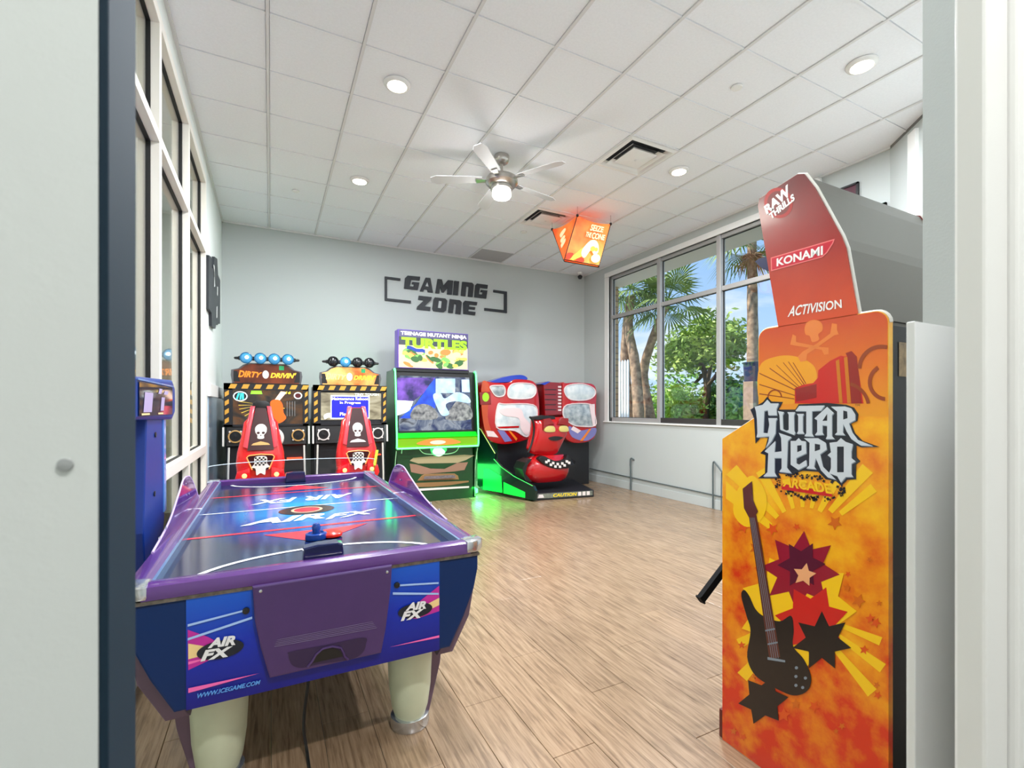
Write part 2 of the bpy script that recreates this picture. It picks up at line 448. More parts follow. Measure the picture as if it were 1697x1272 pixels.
# angled wall at the right and the entrance wall
a0 = Vector((XR, 2.56)); a1 = Vector((3.72, YF)); dd = (a1 - a0).normalized(); nn = Vector((dd.y, -dd.x))
if nn.dot(Vector((-1, 1))) > 0: nn = -nn
def ap(t, off): q = a0 + dd * t + nn * off; return q
L = (a1 - a0).length
pts = [(*ap(-.05, 0), -.1), (*ap(L, 0), -.1), (*ap(L, .12), -.1), (*ap(-.05, .12), -.1)]
struct(B().prism(pts, (0, 0, CE + .2)).done('wall_angled', m_wall), 'short angled wall by the entrance')
pts = [(*ap(.36, -.03), 0), (*ap(.48, -.03), 0), (*ap(.48, .01), 0), (*ap(.36, .01), 0)]
struct(B().prism(pts, (0, 0, 3.9)).done('trim_5', m_white), 'white corner board on the angled wall')
pts = [(*ap(0, -.006), CE - .02), (*ap(L, -.006), CE - .02), (*ap(L, .02), CE - .02), (*ap(0, .02), CE - .02)]
struct(B().prism(pts, (0, 0, .024)).done('trim_6', m_edge))
m_near = M('door_side_paint', (205, 210, 208), .6, bump=.05, bscale=200)
b = B(); b.box((-.62, .423, -.1), (-.104, .498, CE + .1))
wf_ = struct(b.done('wall_front', m_near), 'pale grey wall beside the doorway')
B().lathe(at_y(108, 770, .423), [(.0045, 0), (.004, -.0015), (0, -.002)], 16, 'y').done('screw_cap', M('grey_cap', (150, 154, 154), .6), wf_, smooth=True)
struct(B().box((-4, .423, -.1), (-.62, .498, CE + .1)).done('wall_front_far', m_near))
struct(B().box((-.104, .4235, 0), (-.0985, .499, CE), .001).done('trim_7', M('navy_jamb', (22, 42, 56), .75, spec=.2)), 'dark navy door jamb edge')
b = B(); b.box((1.261, .45, -.1), (3.75, .53, CE + .1))
struct(b.done('wall_entrance', m_wall), 'pale wall end right of the doorway')
struct(B().box((1.011, .436, 0), (1.45, .45, 1.553), .002).done('trim_8', M('white_panel', (226, 228, 227), .5)), 'white lower panel on the wall end')
b = B(); b.box((.815, .28, 0), (1.9, .303, CE)); b.box((.807, .272, 0), (.836, .305, CE), .004); b.box((.895, .268, 0), (1.9, .281, CE), .004)
struct(b.done('door_1', m_white), 'white door casing right of the doorway')
# hallway behind the viewpoint
struct(B().box((-.75, -3.2, -.1), (-.62, .423, CE + .1)).done('wall_hall_left', m_near))
struct(B().box((1.9, -3.2, -.1), (2.0, .45, CE + .1)).done('wall_hall_right', m_near))
struct(B().box((-.75, -3.2, -.1), (2.0, -3.1, CE + .1)).done('wall_hall_end', m_near))
# ------------------------------------------------------------------ ceiling fixtures
m_lens = M('lamp_lens', (255, 244, 225), .4, emit=9.0, ecol=(255, 240, 215))
m_nick = M('brushed_nickel', (190, 186, 180), .28, metal=1.0)
def downlight(x, y, label, lamp=LAMP_W):
    t = thing('downlight', (x, y, CE), label, 'ceiling light', 'recessed ceiling lights')
    B().lathe((x, y, CE), [(.075, -.02), (.078, -.022), (.098, -.014), (.105, -.002), (.105, 0.0)], 40).done('trim_ring', m_white, t, smooth=True)
    B().lathe((x, y, CE), [(.0, -.0235), (.05, -.0235), (.074, -.0215), (.074, -.016)], 32).done('lens', m_lens, t, smooth=True)
    area('lamp', (x, y, CE - .03), .15, lamp, (.925, .965, 1.0) if y > 0 else (1, .98, .95), parent=t)
downlight(.897, 3.87, 'round ceiling downlight, warm glow, three tiles from the ceiling fan')
downlight(.897, 5.70, 'round ceiling downlight above the two driving cabinets')
downlight(3.947, 2.04, 'round ceiling downlight close to the angled wall')
downlight(3.947, 3.87, 'round ceiling downlight beside the large square vent')
downlight(.897, 2.04, 'round ceiling downlight above the near end of the air hockey table')
downlight(2.42, 2.04, 'added round ceiling downlight over the middle of the entrance end')  # unseen lamp added for more light at this end
downlight(.60, -.6, 'added round ceiling downlight in the entrance hall', 85)  # unseen lamp added to brighten the wall and casing by the doorway
area('far_room_lamp', (-2.2, 4.5, CE - .05), 1.2, 130, (1, .95, .88))

def disc(x, y, r, label):
    tag(B().lathe((x, y, CE), [(r, 0), (r, -.006), (r * .9, -.012), (0, -.014)], 28).done('sprinkler_cover', m_white, smooth=True), label, 'sprinkler cover', 'sprinkler covers on the ceiling')
disc(3.332, 2.647, .045, 'white round sprinkler cover near the angled wall')
disc(.266, 6.331, .04, 'small white sprinkler cover over the left driving cabinet')
disc(3.302, 6.269, .045, 'small white sprinkler cover beside the far square vent')

def vent(cy, label):
    cx = 3.337
    t = thing('air_vent', (cx, cy, CE), label, 'air vent', 'square ceiling vents')
    def ring(h0, h1, z0, z1, nm, m):
        b = B()
        P = lambda h, z: [(cx - h, cy - h, CE + z), (cx + h, cy - h, CE + z), (cx + h, cy + h, CE + z), (cx - h, cy + h, CE + z)]
        b.rings([P(h0, z0), P(h1, z1)], cap=False); b.rings([P(h0, z0 - .004), P(h1, z1 - .004)], cap=False)
        return b.done(nm, m, t)
    B().box((cx - .3, cy - .3, CE + .02), (cx + .3, cy + .3, CE + .1)).done('duct_box', M('vent_dark', (60, 60, 62), .7), t)
    ring(.297, .262, -.004, -.014, 'outer_frame', m_white)
    ring(.262, .205, -.014, .035, 'louver', m_white)
    ring(.215, .15, -.016, .03, 'louver', m_white)
    b = B(); P = lambda h, z: [(cx - h, cy - h, CE + z), (cx + h, cy - h, CE + z), (cx + h, cy + h, CE + z), (cx - h, cy + h, CE + z)]
    b.rings([P(.12, .02), P(.155, -.018), P(.14, -.022), P(.03, -.03)]); b.done('center_plate', m_white, t)
    B().lathe((cx, cy, CE), [(.012, -.028), (.012, -.036), (0, -.037)], 12).done('screw', m_bar, t)
vent(3.87, 'white square ceiling vent beside a downlight')
vent(5.70, 'white square ceiling vent next to the orange lantern')

# ceiling fan
fx, fy = 2.104, 4.48
fan = thing('ceiling_fan', (fx, fy, CE), 'brushed nickel ceiling fan with a white glass light', 'ceiling fan')
B().lathe((fx, fy, CE), [(.075, 0), (.075, -.05), (.06, -.075), (.03, -.09)], 32).done('canopy', m_nick, fan, smooth=True)
B().cyl((fx, fy, CE - .08), (fx, fy, CE - .2), .014).done('downrod', m_nick, fan, smooth=True)
B().lathe((fx, fy, CE), [(.03, -.18), (.08, -.2), (.15, -.225), (.165, -.25), (.165, -.285), (.14, -.31), (.10, -.32)], 40).done('motor_housing', m_nick, fan, smooth=True)
B().lathe((fx, fy, CE), [(.105, -.315), (.11, -.33), (.11, -.35), (.10, -.355)], 40).done('light_collar', m_nick, fan, smooth=True)
B().lathe((fx, fy, CE), [(.095, -.35), (.097, -.41), (.085, -.43), (0, -.437)], 36).done('glass_shade', M('fan_glass', (255, 255, 250), .3, emit=5.0, ecol=(255, 250, 240)), fan, smooth=True)
pl_ = bpy.data.lights.new('lamp', 'POINT'); pl_.energy = 7; pl_.shadow_soft_size = .09; pl_.color = (.96, .98, 1)
po_ = bpy.data.objects.new('lamp', pl_); COL.objects.link(po_); po_.parent = fan; po_.location = (0, 0, -.56)
area('lamp', (fx, fy, CE - .46), .16, LAMP_W * .7, (.96, .98, 1), parent=fan)
m_blade = M('fan_blade', (206, 206, 206), .5)
for k in range(5):
    a = R(12 + 72 * k); c, s = math.cos(a), math.sin(a)
    def q(r, w, z): return (fx + r * c - w * s, fy + r * s + w * c, CE + z)
    bl = B().prism([q(.2, -.045, -.262), q(.66, -.07, -.275), q(.72, -.04, -.273), q(.72, .03, -.258), q(.66, .06, -.252), q(.2, .05, -.245)], (0, 0, .008), .002).done('blade', m_blade, fan)
    B().prism([q(.13, -.02, -.262), q(.26, -.03, -.268), q(.26, .03, -.256), q(.13, .02, -.258)], (0, 0, -.006)).done('blade_bracket', m_nick, bl)

# orange hanging lantern
zt, zb = 3.86, 3.30
T1 = at_z(957, 357, zt); T2 = at_z(1012, 371, zt); T4 = at_z(915, 380, zt); T3 = T2 + T4 - T1
B1 = at_z(935, 430, zb); B2 = at_z(993, 440, zb)
B4 = B1 + ray(935, 430) * .09; B4.z = zb + .004; B3 = B4 + (B2 - B1)
lan = thing('hanging_lantern', ((T1 + T3) / 2).to_tuple()[:2] + (zb,), 'glowing orange fabric lantern with popcorn print hung from the ceiling', 'lantern')
m_lan = M('lantern_fabric', (255, 96, 40), .6, emit=.3, col2=(255, 176, 84), nscale=2.2)  # emission stands in for light coming through the fabric
b = B()
def bow(a, c, d):   # bowed top edge
    return [a.lerp(c, k / 6) - Vector((0, 0, d * math.sin(math.pi * k / 6))) for k in range(7)]
for (ta, tb, ba, bb) in ((T1, T2, B1, B2), (T4, T1, B4, B1), (T2, T3, B2, B3), (T3, T4, B3, B4)):
    top = bow(ta, tb, .035)
    for k in range(6):
        b.face([top[k], top[k + 1], ba.lerp(bb, (k + 1) / 6), ba.lerp(bb, k / 6)])
b.done('fabric_shell', m_lan, lan)
m_rod = M('black_rod', (25, 20, 20), .5)
b = B()
for (p, q) in ((T1, B1), (T2, B2), (T4, B4), (T3, B3), (B1, B2), (B1, B4), (B2, B3), (B3, B4)): b.cyl(p, q, .006, n=8)
b.done('wire_frame', m_rod, lan)
for p in (T1, T2, T3, T4):
    B().lathe(p, [(.0, -.02), (.016, -.012), (.016, .012), (0, .02)], 12).done('corner_knob', m_rod, lan, smooth=True)
    B().cyl(p, (p.x, p.y, CE - .003), .002, n=6).done('hanging_cord', m_rod, lan)
def lf(u, v, o=.03):     # point on the front face: u across, v down
    p = T1.lerp(T2, u).lerp(B1.lerp(B2, u), v); n = (T2 - T1).cross(B1 - T1).normalized()
    if n.y > 0: n = -n
    return p + n * o
m_cream = M('lantern_print_cream', (255, 240, 190), .6, emit=.3)
m_yel = M('lantern_print_yellow', (255, 205, 70), .6, emit=.2)
m_ltred = M('lantern_print_red', (225, 50, 16), .6, emit=.2)
text('lettering', 'SEIZE', [lf(.42, .27), lf(.80, .25), lf(.80, .12), lf(.42, .12)], m_cream, lan, .03)
text('lettering', 'THE', [lf(.34, .42), lf(.5, .42), lf(.5, .31), lf(.34, .31)], m_cream, lan, .02)
text('lettering', 'CONE', [lf(.52, .44), lf(.9, .42), lf(.9, .29), lf(.52, .29)], m_cream, lan, .03)
flat('cone_print', [[lf(*p) for p in ((.08, .98), (.42, .62), (.56, .78), (.2, .99))]], m_yel, lan)
flat('popcorn_print', [[lf(*p, .034) for p in crv([(.36, .72), (.5, .5), (.66, .46), (.78, .56), (.82, .72), (.72, .78), (.6, .70), (.5, .88), (.4, .86)])],
                       [lf(*p, .034) for p in ell(.8, .86, .13, .1)]], m_cream, lan)
flat('kernel_print', [[lf(*p, .038) for p in ell(.64, .66, .07, .06)], [lf(*p, .038) for p in ell(.74, .66, .05, .045)]], m_yel, lan)
flat('red_print', [[lf(*p) for p in crv([(.0, .86), (.16, .84), (.12, .97), (.02, .99)])], [lf(*p) for p in crv([(.3, .93), (.46, .9), (.5, .99), (.3, .99)])]], m_ltred, lan)
def ls(u, v, o=.03):
    p = T4.lerp(T1, u).lerp(B4.lerp(B1, u), v); n = (T1 - T4).cross(B4 - T4).normalized()
    if n.x > 0: n = -n
    return p + n * o
flat('side_print', [[ls(*p) for p in crv([(.35, .3), (.6, .2), (.66, .28), (.42, .4)])], [ls(*p) for p in crv([(.36, .45), (.62, .38), (.66, .46), (.4, .54)])],
                    [ls(*p) for p in crv([(.36, .58), (.7, .48), (.74, .58), (.4, .68)])]], m_cream, lan)

# ------------------------------------------------------------------ wall signs
m_sign = M('sign_charcoal', (42, 46, 52), .5)
sg = thing('wall_sign', (2.7, YB, 3.1), 'dark lettered GAMING ZONE sign with bracket lines on the back wall', 'sign')
def sgp(x, y): p = at_y(640 + x / 4.991, 300 + y / 4.991, YB - .03); return p
def sl(nm, polys):      # coordinates of the sign artwork
    b = B()
    for p in polys: b.prism([sgp(*q) for q in p], (0, .03, 0))
    b.done(nm, m_sign, sg)
sl('bracket', [[(-10, 787), (118, 803), (118, 822), (8, 808), (8, 968), (205, 988), (205, 1008), (-10, 985)]])
sl('bracket', [[(890, 898), (1000, 913), (1000, 1090), (815, 1068), (815, 1048), (978, 1066), (978, 930), (890, 917)]])
sl('letter_g', [[(178, 780), (282, 790), (277, 820), (208, 813), (196, 868), (228, 872), (232, 852), (214, 850), (218, 832), (276, 838), (262, 898), (150, 886), (158, 800)]])
sl('letter_a', [[(328, 797), (366, 801), (388, 920), (346, 916), (342, 894), (316, 890), (308, 911), (280, 908)], ])
sl('letter_m', [[(428, 808), (462, 812), (474, 862), (512, 817), (555, 822), (545, 938), (505, 934), (512, 878), (478, 920), (462, 918), (448, 872), (440, 927), (408, 924)]])
sl('letter_i', [[(566, 823), (605, 828), (594, 943), (555, 939)]])
sl('letter_n', [[(632, 831), (712, 840), (726, 856), (716, 957), (678, 953), (686, 872), (664, 869), (656, 951), (620, 946)]])
sl('letter_g', [[(752, 846), (842, 858), (838, 888), (776, 880), (768, 934), (796, 938), (800, 918), (782, 915), (786, 898), (838, 904), (828, 970), (732, 958), (740, 860)]])
sl('letter_z', [[(272, 946), (378, 958), (370, 985), (318, 1034), (368, 1040), (364, 1070), (254, 1058), (260, 1034), (314, 984), (266, 978)]])
sl('letter_o', [[(404, 960), (490, 970), (506, 988), (496, 1068), (478, 1082), (392, 1072), (384, 1054), (394, 978)]])
sl('letter_n', [[(528, 974), (610, 984), (626, 1000), (616, 1100), (574, 1094), (582, 1016), (562, 1013), (552, 1090), (514, 1086)]])
sl('letter_e', [[(652, 988), (755, 1000), (750, 1026), (688, 1019), (686, 1036), (738, 1042), (735, 1062), (682, 1056), (680, 1074), (740, 1082), (735, 1108), (640, 1096), (640, 1004)]])
flat('letter_counter', [[sgp(*q) + Vector((0, -.001, 0)) for q in p] for p in ([(436, 990), (458, 993), (452, 1050), (428, 1047)], [(340, 836), (350, 872), (325, 868)])], m_wall, sg, label='wall showing inside the letters')

sg2 = thing('wall_sign', (XL, 6.9, 2.5), 'black cut-out wall sign on the left wall past the glass partition', 'sign')
def s2(x, y): return at_x(330 + x / 7.943, 400 + y / 7.95, XL + .03)
b = B()
b.prism([s2(*p) for p in ((130, 180), (160, 205), (170, 340), (192, 370), (205, 200), (240, 230), (250, 440), (278, 510), (276, 1085), (258, 1080), (245, 1100), (225, 1080), (215, 1150), (170, 1110), (165, 940), (130, 885))], (-.03, 0, 0))
b.done('plate', m_sign, sg2)
flat('slot', [[s2(*q) + Vector((.002, 0, 0)) for q in p] for p in ([(186, 300), (200, 320), (196, 600), (208, 590), (204, 440)], [(228, 860), (238, 850), (236, 1000), (226, 1010)], [(236, 590), (246, 600), (244, 720), (234, 700)])], m_white, sg2)

# cameras on the walls and ceiling
d = thing('dome_camera', (5.25, 7.66, CE), 'small black security camera in the ceiling corner over the window', 'camera')
B().lathe((5.25, 7.66, CE), [(.05, 0), (.05, -.02), (.03, -.03), (.03, -.05)], 24).done('mount', m_white, d, smooth=True)
B().lathe((5.25, 7.66, CE), [(.02, -.045), (.045, -.07), (.045, -.09), (.025, -.125), (0, -.13)], 24).done('lens_ball', m_black, d, smooth=True)
d = thing('wall_camera', (XR, 3.26, 3.90), 'small white motion sensor high on the wall behind the tall cabinet', 'sensor')
B().box((XR - .03, 3.22, 3.88), (XR, 3.30, 3.95), .006).done('bracket', m_white, d)
B().cyl((XR - .02, 3.26, 3.91), (XR - .11, 3.22, 3.89), .035, n=20).done('body', m_white, d, smooth=True)
m_pic = M('picture_print', (84, 30, 48), .3, noise=.3, nscale=6)
for (y0, y1, z0, z1, lb) in ((2.84, 3.25, 3.22, 3.75, 'maroon framed picture on the wall, below the white sensor'), (2.585, 2.78, 2.95, 3.44, 'small maroon framed picture on the wall beside the angled corner')):
    t = thing('framed_picture', (XR, (y0 + y1) / 2, z0), lb, 'picture', 'framed pictures behind the tall cabinet')
    b = B(); x0, x1 = XR - .03, XR
    b.box((x0, y0, z0), (x1, y0 + .02, z1)); b.box((x0, y1 - .02, z0), (x1, y1, z1)); b.box((x0, y0, z0), (x1, y1, z0 + .02)); b.box((x0, y0, z1 - .02), (x1, y1, z1))
    b.done('frame', m_black, t)
    B().box((XR - .015, y0 + .02, z0 + .02), (XR - .004, y1 - .02, z1 - .02)).done('print', m_pic, t)

# cables on the window wall
m_cab = M('grey_cable', (84, 96, 98), .6)
def cable(path, r, label):
    tag(B().tube(ocrv(path, 6), r, 8).done('wall_cable', m_cab, smooth=True), label, 'cable')
X_ = XR - .022
cable([(X_, 7.6, .235), (X_, 6.8, .222), (X_, 6.0, .21), (X_, 5.2, .202), (X_, 4.4, .19), (X_, 3.4, .18)], .009, 'long grey cable running low along the window wall')
cable([(X_ - .02, 6.39, .012), (X_ - .02, 6.39, .3), (X_ - .02, 6.392, .53), (X_ + .012, 6.34, .515)], .013, 'upright grey cable below the middle of the window')
cable([(X_ - .02, 4.68, .012), (X_ - .02, 4.68, .4), (X_ - .02, 4.675, .64), (X_ - .02, 4.62, .62), (X_ - .02, 4.5, .5), (X_ + .005, 4.44, .42)], .011, 'bent grey cable looping down the wall near the tall cabinet')
cable([(X_ - .02, 4.54, .012), (X_ - .02, 4.54, .3), (X_ - .02, 4.535, .52)], .008, 'thin straight grey cable beside the bent one')

# ------------------------------------------------------------------ air hockey table
AX, AY = .19, 3.15
air = thing('air_hockey_table', (AX, AY, 0), 'purple and blue air hockey table with a side scoreboard post', 'air hockey table')
m_pur = M('purple_rail', (80, 38, 112), .25, coat=.5)
m_pdoor = M('purple_door', (74, 50, 104), .38, noise=.03)
m_navy = M('navy_laminate', (2, 42, 96), .45, spec=.3)
m_blue = M('blue_laminate', (10, 66, 158), .3, coat=.2)
m_sil = M('silver_cap', (205, 210, 216), .18, metal=.85)
m_leg = M('cream_leg', (206, 216, 190), .4, noise=.05, nscale=8)
m_pgrey = M('purple_grey_side', (104, 84, 104), .4)
hx, hy, ZT = .53, 1.19, .80
# playing surface
def field_mat():
    m = bpy.data.materials.new('playfield_print'); m.use_nodes = True; t = m.node_tree; p = t.nodes['Principled BSDF']
    tc = N(t, 'ShaderNodeTexCoord'); mp = N(t, 'ShaderNodeMapping'); mp.inputs['Scale'].default_value = (1.7, 1.15, 0)
    gr = N(t, 'ShaderNodeTexGradient', gradient_type='SPHERICAL'); nz = N(t, 'ShaderNodeTexNoise'); nz.inputs['Scale'].default_value = 5; nz.inputs['Detail'].default_value = 6
    t.links.new(tc.outputs['Object'], mp.inputs[0]); t.links.new(mp.outputs[0], gr.inputs[0]); t.links.new(tc.outputs['Object'], nz.inputs['Vector'])
    mu = N(t, 'ShaderNodeMath', operation='MULTIPLY'); t.links.new(gr.outputs['Fac'], mu.inputs[0])
    ad = N(t, 'ShaderNodeMath', operation='ADD'); ad.inputs[1].default_value = .45; t.links.new(nz.outputs[0], ad.inputs[0]); t.links.new(ad.outputs[0], mu.inputs[1])
    rp = N(t, 'ShaderNodeValToRGB'); e = rp.color_ramp.elements
    e[0].position = 0; e[0].color = (*lin((22, 30, 66)), 1); e[1].position = .8; e[1].color = (*lin((20, 150, 215)), 1)
    k = e.new(.35); k.color = (*lin((14, 66, 150)), 1)
    t.links.new(mu.outputs[0], rp.inputs[0]); t.links.new(rp.outputs[0], p.inputs['Base Color'])
    p.inputs['Roughness'].default_value = .12; p.inputs['Specular IOR Level'].default_value = .6
    return m
m_field = field_mat()
B().box((AX - hx, AY - hy, ZT - .03), (AX + hx, AY + hy, ZT)).done('playfield', m_field, air)
m_red = M('print_red', (205, 40, 62), .2); m_wht = M('print_white', (235, 238, 242), .2); m_dark = M('print_dark', (22, 30, 44), .2)
zz = ZT + .0012
def strip(pts, w, z=zz):
    out = []
    for i in range(len(pts) - 1):
        a, c = Vector(pts[i]), Vector(pts[i + 1]); n = Vector((-(c - a).y, (c - a).x)).normalized() * w / 2
        out.append([(*(a + n), z), (*(a - n), z), (*(c - n), z), (*(c + n), z)])
    return out
flat('red_lines', strip([(AX - hx, AY - .5), (AX + hx, AY - .5)], .03) + strip([(AX - hx, AY + .62), (AX + hx, AY + .62)], .03)
     + [[(AX - .22, AY - .58, zz), (AX - .02, AY - .8, zz), (AX + .0, AY - .58, zz)], [(AX + .02, AY - .8, zz), (AX + .26, AY - .56, zz), (AX + .04, AY - .6, zz)]]
     + [[(AX - .18, AY + .72, zz), (AX, AY + .95, zz), (AX + .2, AY + .72, zz)]], m_red, air)
flat('white_lines_and_glint', strip([(AX + .46 * math.cos(R(a)), AY - hy - .02 + .3 * math.sin(R(a))) for a in range(4, 177, 8)], .022, zz + .0004)
     + strip([(AX + .46 * math.cos(R(a)), AY + hy + .02 - .26 * math.sin(R(a))) for a in range(4, 177, 8)], .022, zz + .0004)
     + strip([(AX - hx, AY + .06), (AX + hx, AY + .06)], .016, zz + .0004), m_wht, air)  # strip across the middle paints the light-catching edge of a clear cover
flat('center_ring', [[(*p, zz + .0006) for p in ell(AX, AY - .06, .15, .13, 36)]], m_dark, air)
flat('center_spot_edge', [[(*p, zz + .0009) for p in ell(AX, AY - .06, .085, .085, 30)]], M('print_orange', (240, 180, 150), .2), air)
flat('center_spot', [[(*p, zz + .0012) for p in ell(AX, AY - .06, .07, .07, 30)]], m_red, air)
text('lettering', 'AIR', [(AX - .33, AY - .34, zz + .001), (AX + .08, AY - .34, zz + .001), (AX + .08, AY - .2, zz + .001), (AX - .33, AY - .2, zz + .001)], m_wht, air, .04, .35)
text('lettering', 'FX', [(AX + .07, AY - .38, zz + .001), (AX + .37, AY - .34, zz + .001), (AX + .37, AY - .22, zz + .001), (AX + .07, AY - .26, zz + .001)], m_wht, air, .03, .4)
text('lettering', 'AIR FX', [(AX + .32, AY + .4, zz + .001), (AX - .3, AY + .4, zz + .001), (AX - .3, AY + .24, zz + .001), (AX + .32, AY + .24, zz + .001)], m_wht, air, .03, .35)
# rails
ro, ry = .612, 1.268
def railprof(t):     # across the rail: 0 inner, 1 outer -> height
    return [(0, ZT - .02), (0, ZT + .03), (.12, ZT + .037), (.55, ZT + .04), (.88, ZT + .032), (1, ZT + .012), (1, ZT - .008), (.8, ZT - .012)]
def sideRail(sx):
    b = B(); rr = []
    for y in (AY - hy - .02, AY + hy + .02):
        rr.append([(AX + sx * (hx + f * (ro - hx)), y, z) for f, z in railprof(0)])
    return b.rings(rr).done('side_rail', m_pur, air, smooth=True)
def endRail(sy):
    b = B(); rr = []
    for x in (AX - hx - .02, AX + hx + .02):
        rr.append([(x, AY + sy * (hy + f * (ry - hy)), z) for f, z in railprof(0)])
    return b.rings(rr).done('end_rail', m_pur, air, smooth=True)
sideRail(-1); sideRail(1); endRail(-1); endRail(1)
for sx in (-1, 1):      # aluminium edge along the playfield
    B().box((AX + sx * (hx - .004), AY - hy, ZT), (AX + sx * (hx + .006), AY + hy, ZT + .034)).done('rail_edge', M('blue_edge', (120, 150, 190), .25, metal=.5), air)
    for sy in (-1, 1):
        pts = [(hx + .005, hy), (ro + .004, hy - .02), (ro + .006, hy + .04), (ro - .012, ry - .012), (hx + .04, ry + .006), (hx + .005, ry + .004)]
        B().prism([(AX + sx * x, AY + sy * y, ZT - .006) for x, y in pts], (0, 0, .05), .01).done('corner_cap', m_sil, air, smooth=True)
B().box((AX - .595, AY - ry + .01, ZT - .024), (AX + .595, AY + ry - .01, ZT - .012)).done('under_rail_strip', M('strip_bronze', (120, 112, 104), .35, metal=.6, noise=.3, nscale=60), air)
# cabinet: cross-section with tapered, curved sides
sec = [(-.592, .776), (-.592, .72), (-.574, .636), (-.53, .53), (-.468, .412), (.468, .412), (.53, .53), (.574, .636), (.592, .72), (.592, .776)]
EYF = AY - 1.25      # front face of the cabinet
B().prism([(AX + x, EYF, z) for x, z in sec], (0, 2.5, 0), .008).done('cabinet', m_navy, air)
for sx in (-1, 1):
    B().prism([(AX + sx * x, EYF + .06, z) for x, z in ((.58, .776), (.606, .776), (.604, .66), (.575, .5), (.50, .36), (.43, .36), (.47, .42), (.53, .53))], (0, 2.38, 0), .004).done('side_skirt', m_pgrey, air)
def ep(u, v, o=.002): return at_y(u, v, EYF - o)
def fr(u, v, o=.002): # art on the end panel: u,v in metres from its centre line
    return (AX + u, EYF - o, v)
def panel_mat():
    m = bpy.data.materials.new('end_panel_print'); m.use_nodes = True; t = m.node_tree; p = t.nodes['Principled BSDF']
    tc = N(t, 'ShaderNodeTexCoord'); sp = N(t, 'ShaderNodeSeparateXYZ'); t.links.new(tc.outputs['Generated'], sp.inputs[0])
    rp = N(t, 'ShaderNodeValToRGB'); e = rp.color_ramp.elements
    e[0].color = (*lin((0, 14, 130)), 1); e[1].color = (*lin((4, 88, 205)), 1); k = e.new(.55); k.color = (*lin((2, 44, 180)), 1)
    t.links.new(sp.outputs['Z'], rp.inputs[0]); t.links.new(rp.outputs[0], p.inputs['Base Color']); p.inputs['Roughness'].default_value = .3
    return m
B().box(fr(-.434, .414, .004), fr(.421, .776, -.002)).done('end_panel', panel_mat(), air)
m_lb = M('print_lightblue', (165, 200, 250), .3); m_mag = M('print_magenta', (196, 40, 160), .3); m_pk = M('print_pink', (250, 110, 190), .3); m_crm = M('print_cream', (244, 214, 150), .3); m_lt = M('print_text_blue', (90, 160, 240), .3)
K = .006
flat('magenta_swoosh', [[ep(*p, K) for p in ((311, 1043), (345, 1055), (372, 1070), (350, 1092), (312, 1110))], [ep(*p, K) for p in ((728, 970), (728, 1012), (690, 1025), (668, 1022), (700, 992))]], m_mag, air)
flat('cream_swoosh', [[ep(*p, K + .001) for p in ((312, 1066), (350, 1072), (360, 1080), (312, 1092))], [ep(*p, K + .001) for p in ((728, 990), (728, 1002), (700, 1016), (690, 1010))]], m_crm, air)
flat('pink_streak', [[ep(*p, K + .0015) for p in ((312, 1140), (430, 1115), (312, 1148))], [ep(*p, K + .0015) for p in ((728, 1052), (728, 1056), (645, 1072))], [ep(*p, K + .0015) for p in ((312, 1096), (360, 1086), (312, 1101))]], m_pk, air)
flat('pale_lines', [[ep(*p, K + .002) for p in q] for q in (((311, 1034), (404, 1010), (404, 1013), (311, 1038)), ((311, 1057), (418, 1021), (418, 1025), (311, 1061)), ((662, 968), (727, 964), (727, 967), (662, 971)), ((651, 981), (727, 982), (727, 985), (651, 985)))], m_lb, air)
flat('logo_oval', [[ep(*p, K + .003) for p in ell(365, 1076, 40, 15, 30, -.22)], [ep(*p, K + .003) for p in ell(688, 1011, 29, 12, 30, -.2)]], m_dark, air)
def q4(a, b_, c, d, o=K + .004): return [ep(*a, o), ep(*b_, o), ep(*c, o), ep(*d, o)]
text('lettering', 'AIR', q4((344, 1074), (390, 1068), (390, 1052), (344, 1058)), m_wht, air, .05, .3)
text('lettering', 'FX', q4((332, 1096), (386, 1086), (386, 1070), (332, 1078)), m_wht, air, .05, .3)
text('lettering', 'AIR', q4((672, 1012), (706, 1008), (706, 995), (672, 999)), m_wht, air, .05, .3)
text('lettering', 'FX', q4((664, 1029), (703, 1022), (703, 1008), (664, 1014)), m_wht, air, .05, .3)
text('lettering', 'WWW.ICEGAME.COM', q4((327, 1157), (432, 1133), (432, 1126), (327, 1149)), m_lt, air, .03, .3)
# purple coin door
dp = [(418, 972), (650, 936), (648, 975), (640, 1040), (632, 1082), (447, 1124), (432, 1075), (422, 1030)]
door = B().prism([at_y(u, v, EYF - .03) for u, v in dp], (0, .035, 0), .006).done('center_door', m_pdoor, air)
dq = lambda u, v, o: at_y(u, v, EYF - .03 - o)
def d4(x, y): return (420 + x / 6.358, 930 + y / 6.36)
flat('slot_recess', [[dq(*d4(*p), .0015) for p in crv([(370, 980), (390, 950), (760, 880), (1160, 800), (1185, 870), (1150, 960), (1030, 1030), (700, 1080), (520, 1120), (420, 1100), (380, 1040)], 4)]], M('recess_purple', (48, 30, 70), .5), door)
rim = [d4(*p) for p in ((570, 1112), (620, 1050), (660, 980), (730, 920), (830, 895), (920, 910), (950, 960), (960, 1000), (1000, 1035))]
B().tube([dq(*p, .004) for p in rim], .004, 6).done('slot_rim', m_pdoor, door)
flat('return_slot', [[dq(*d4(*p), .0035) for p in ((628, 1070), (640, 1030), (690, 960), (760, 920), (850, 912), (920, 945), (940, 1000))]], m_black, door)
for k in range(5): B().tube([dq(*d4(220 + k * 8, 920 - k * 18 - 20), .0), dq(*d4(1300 - k * 12, 700 - k * 16), .0)], .0016, 6).done('groove', m_pdoor, door)
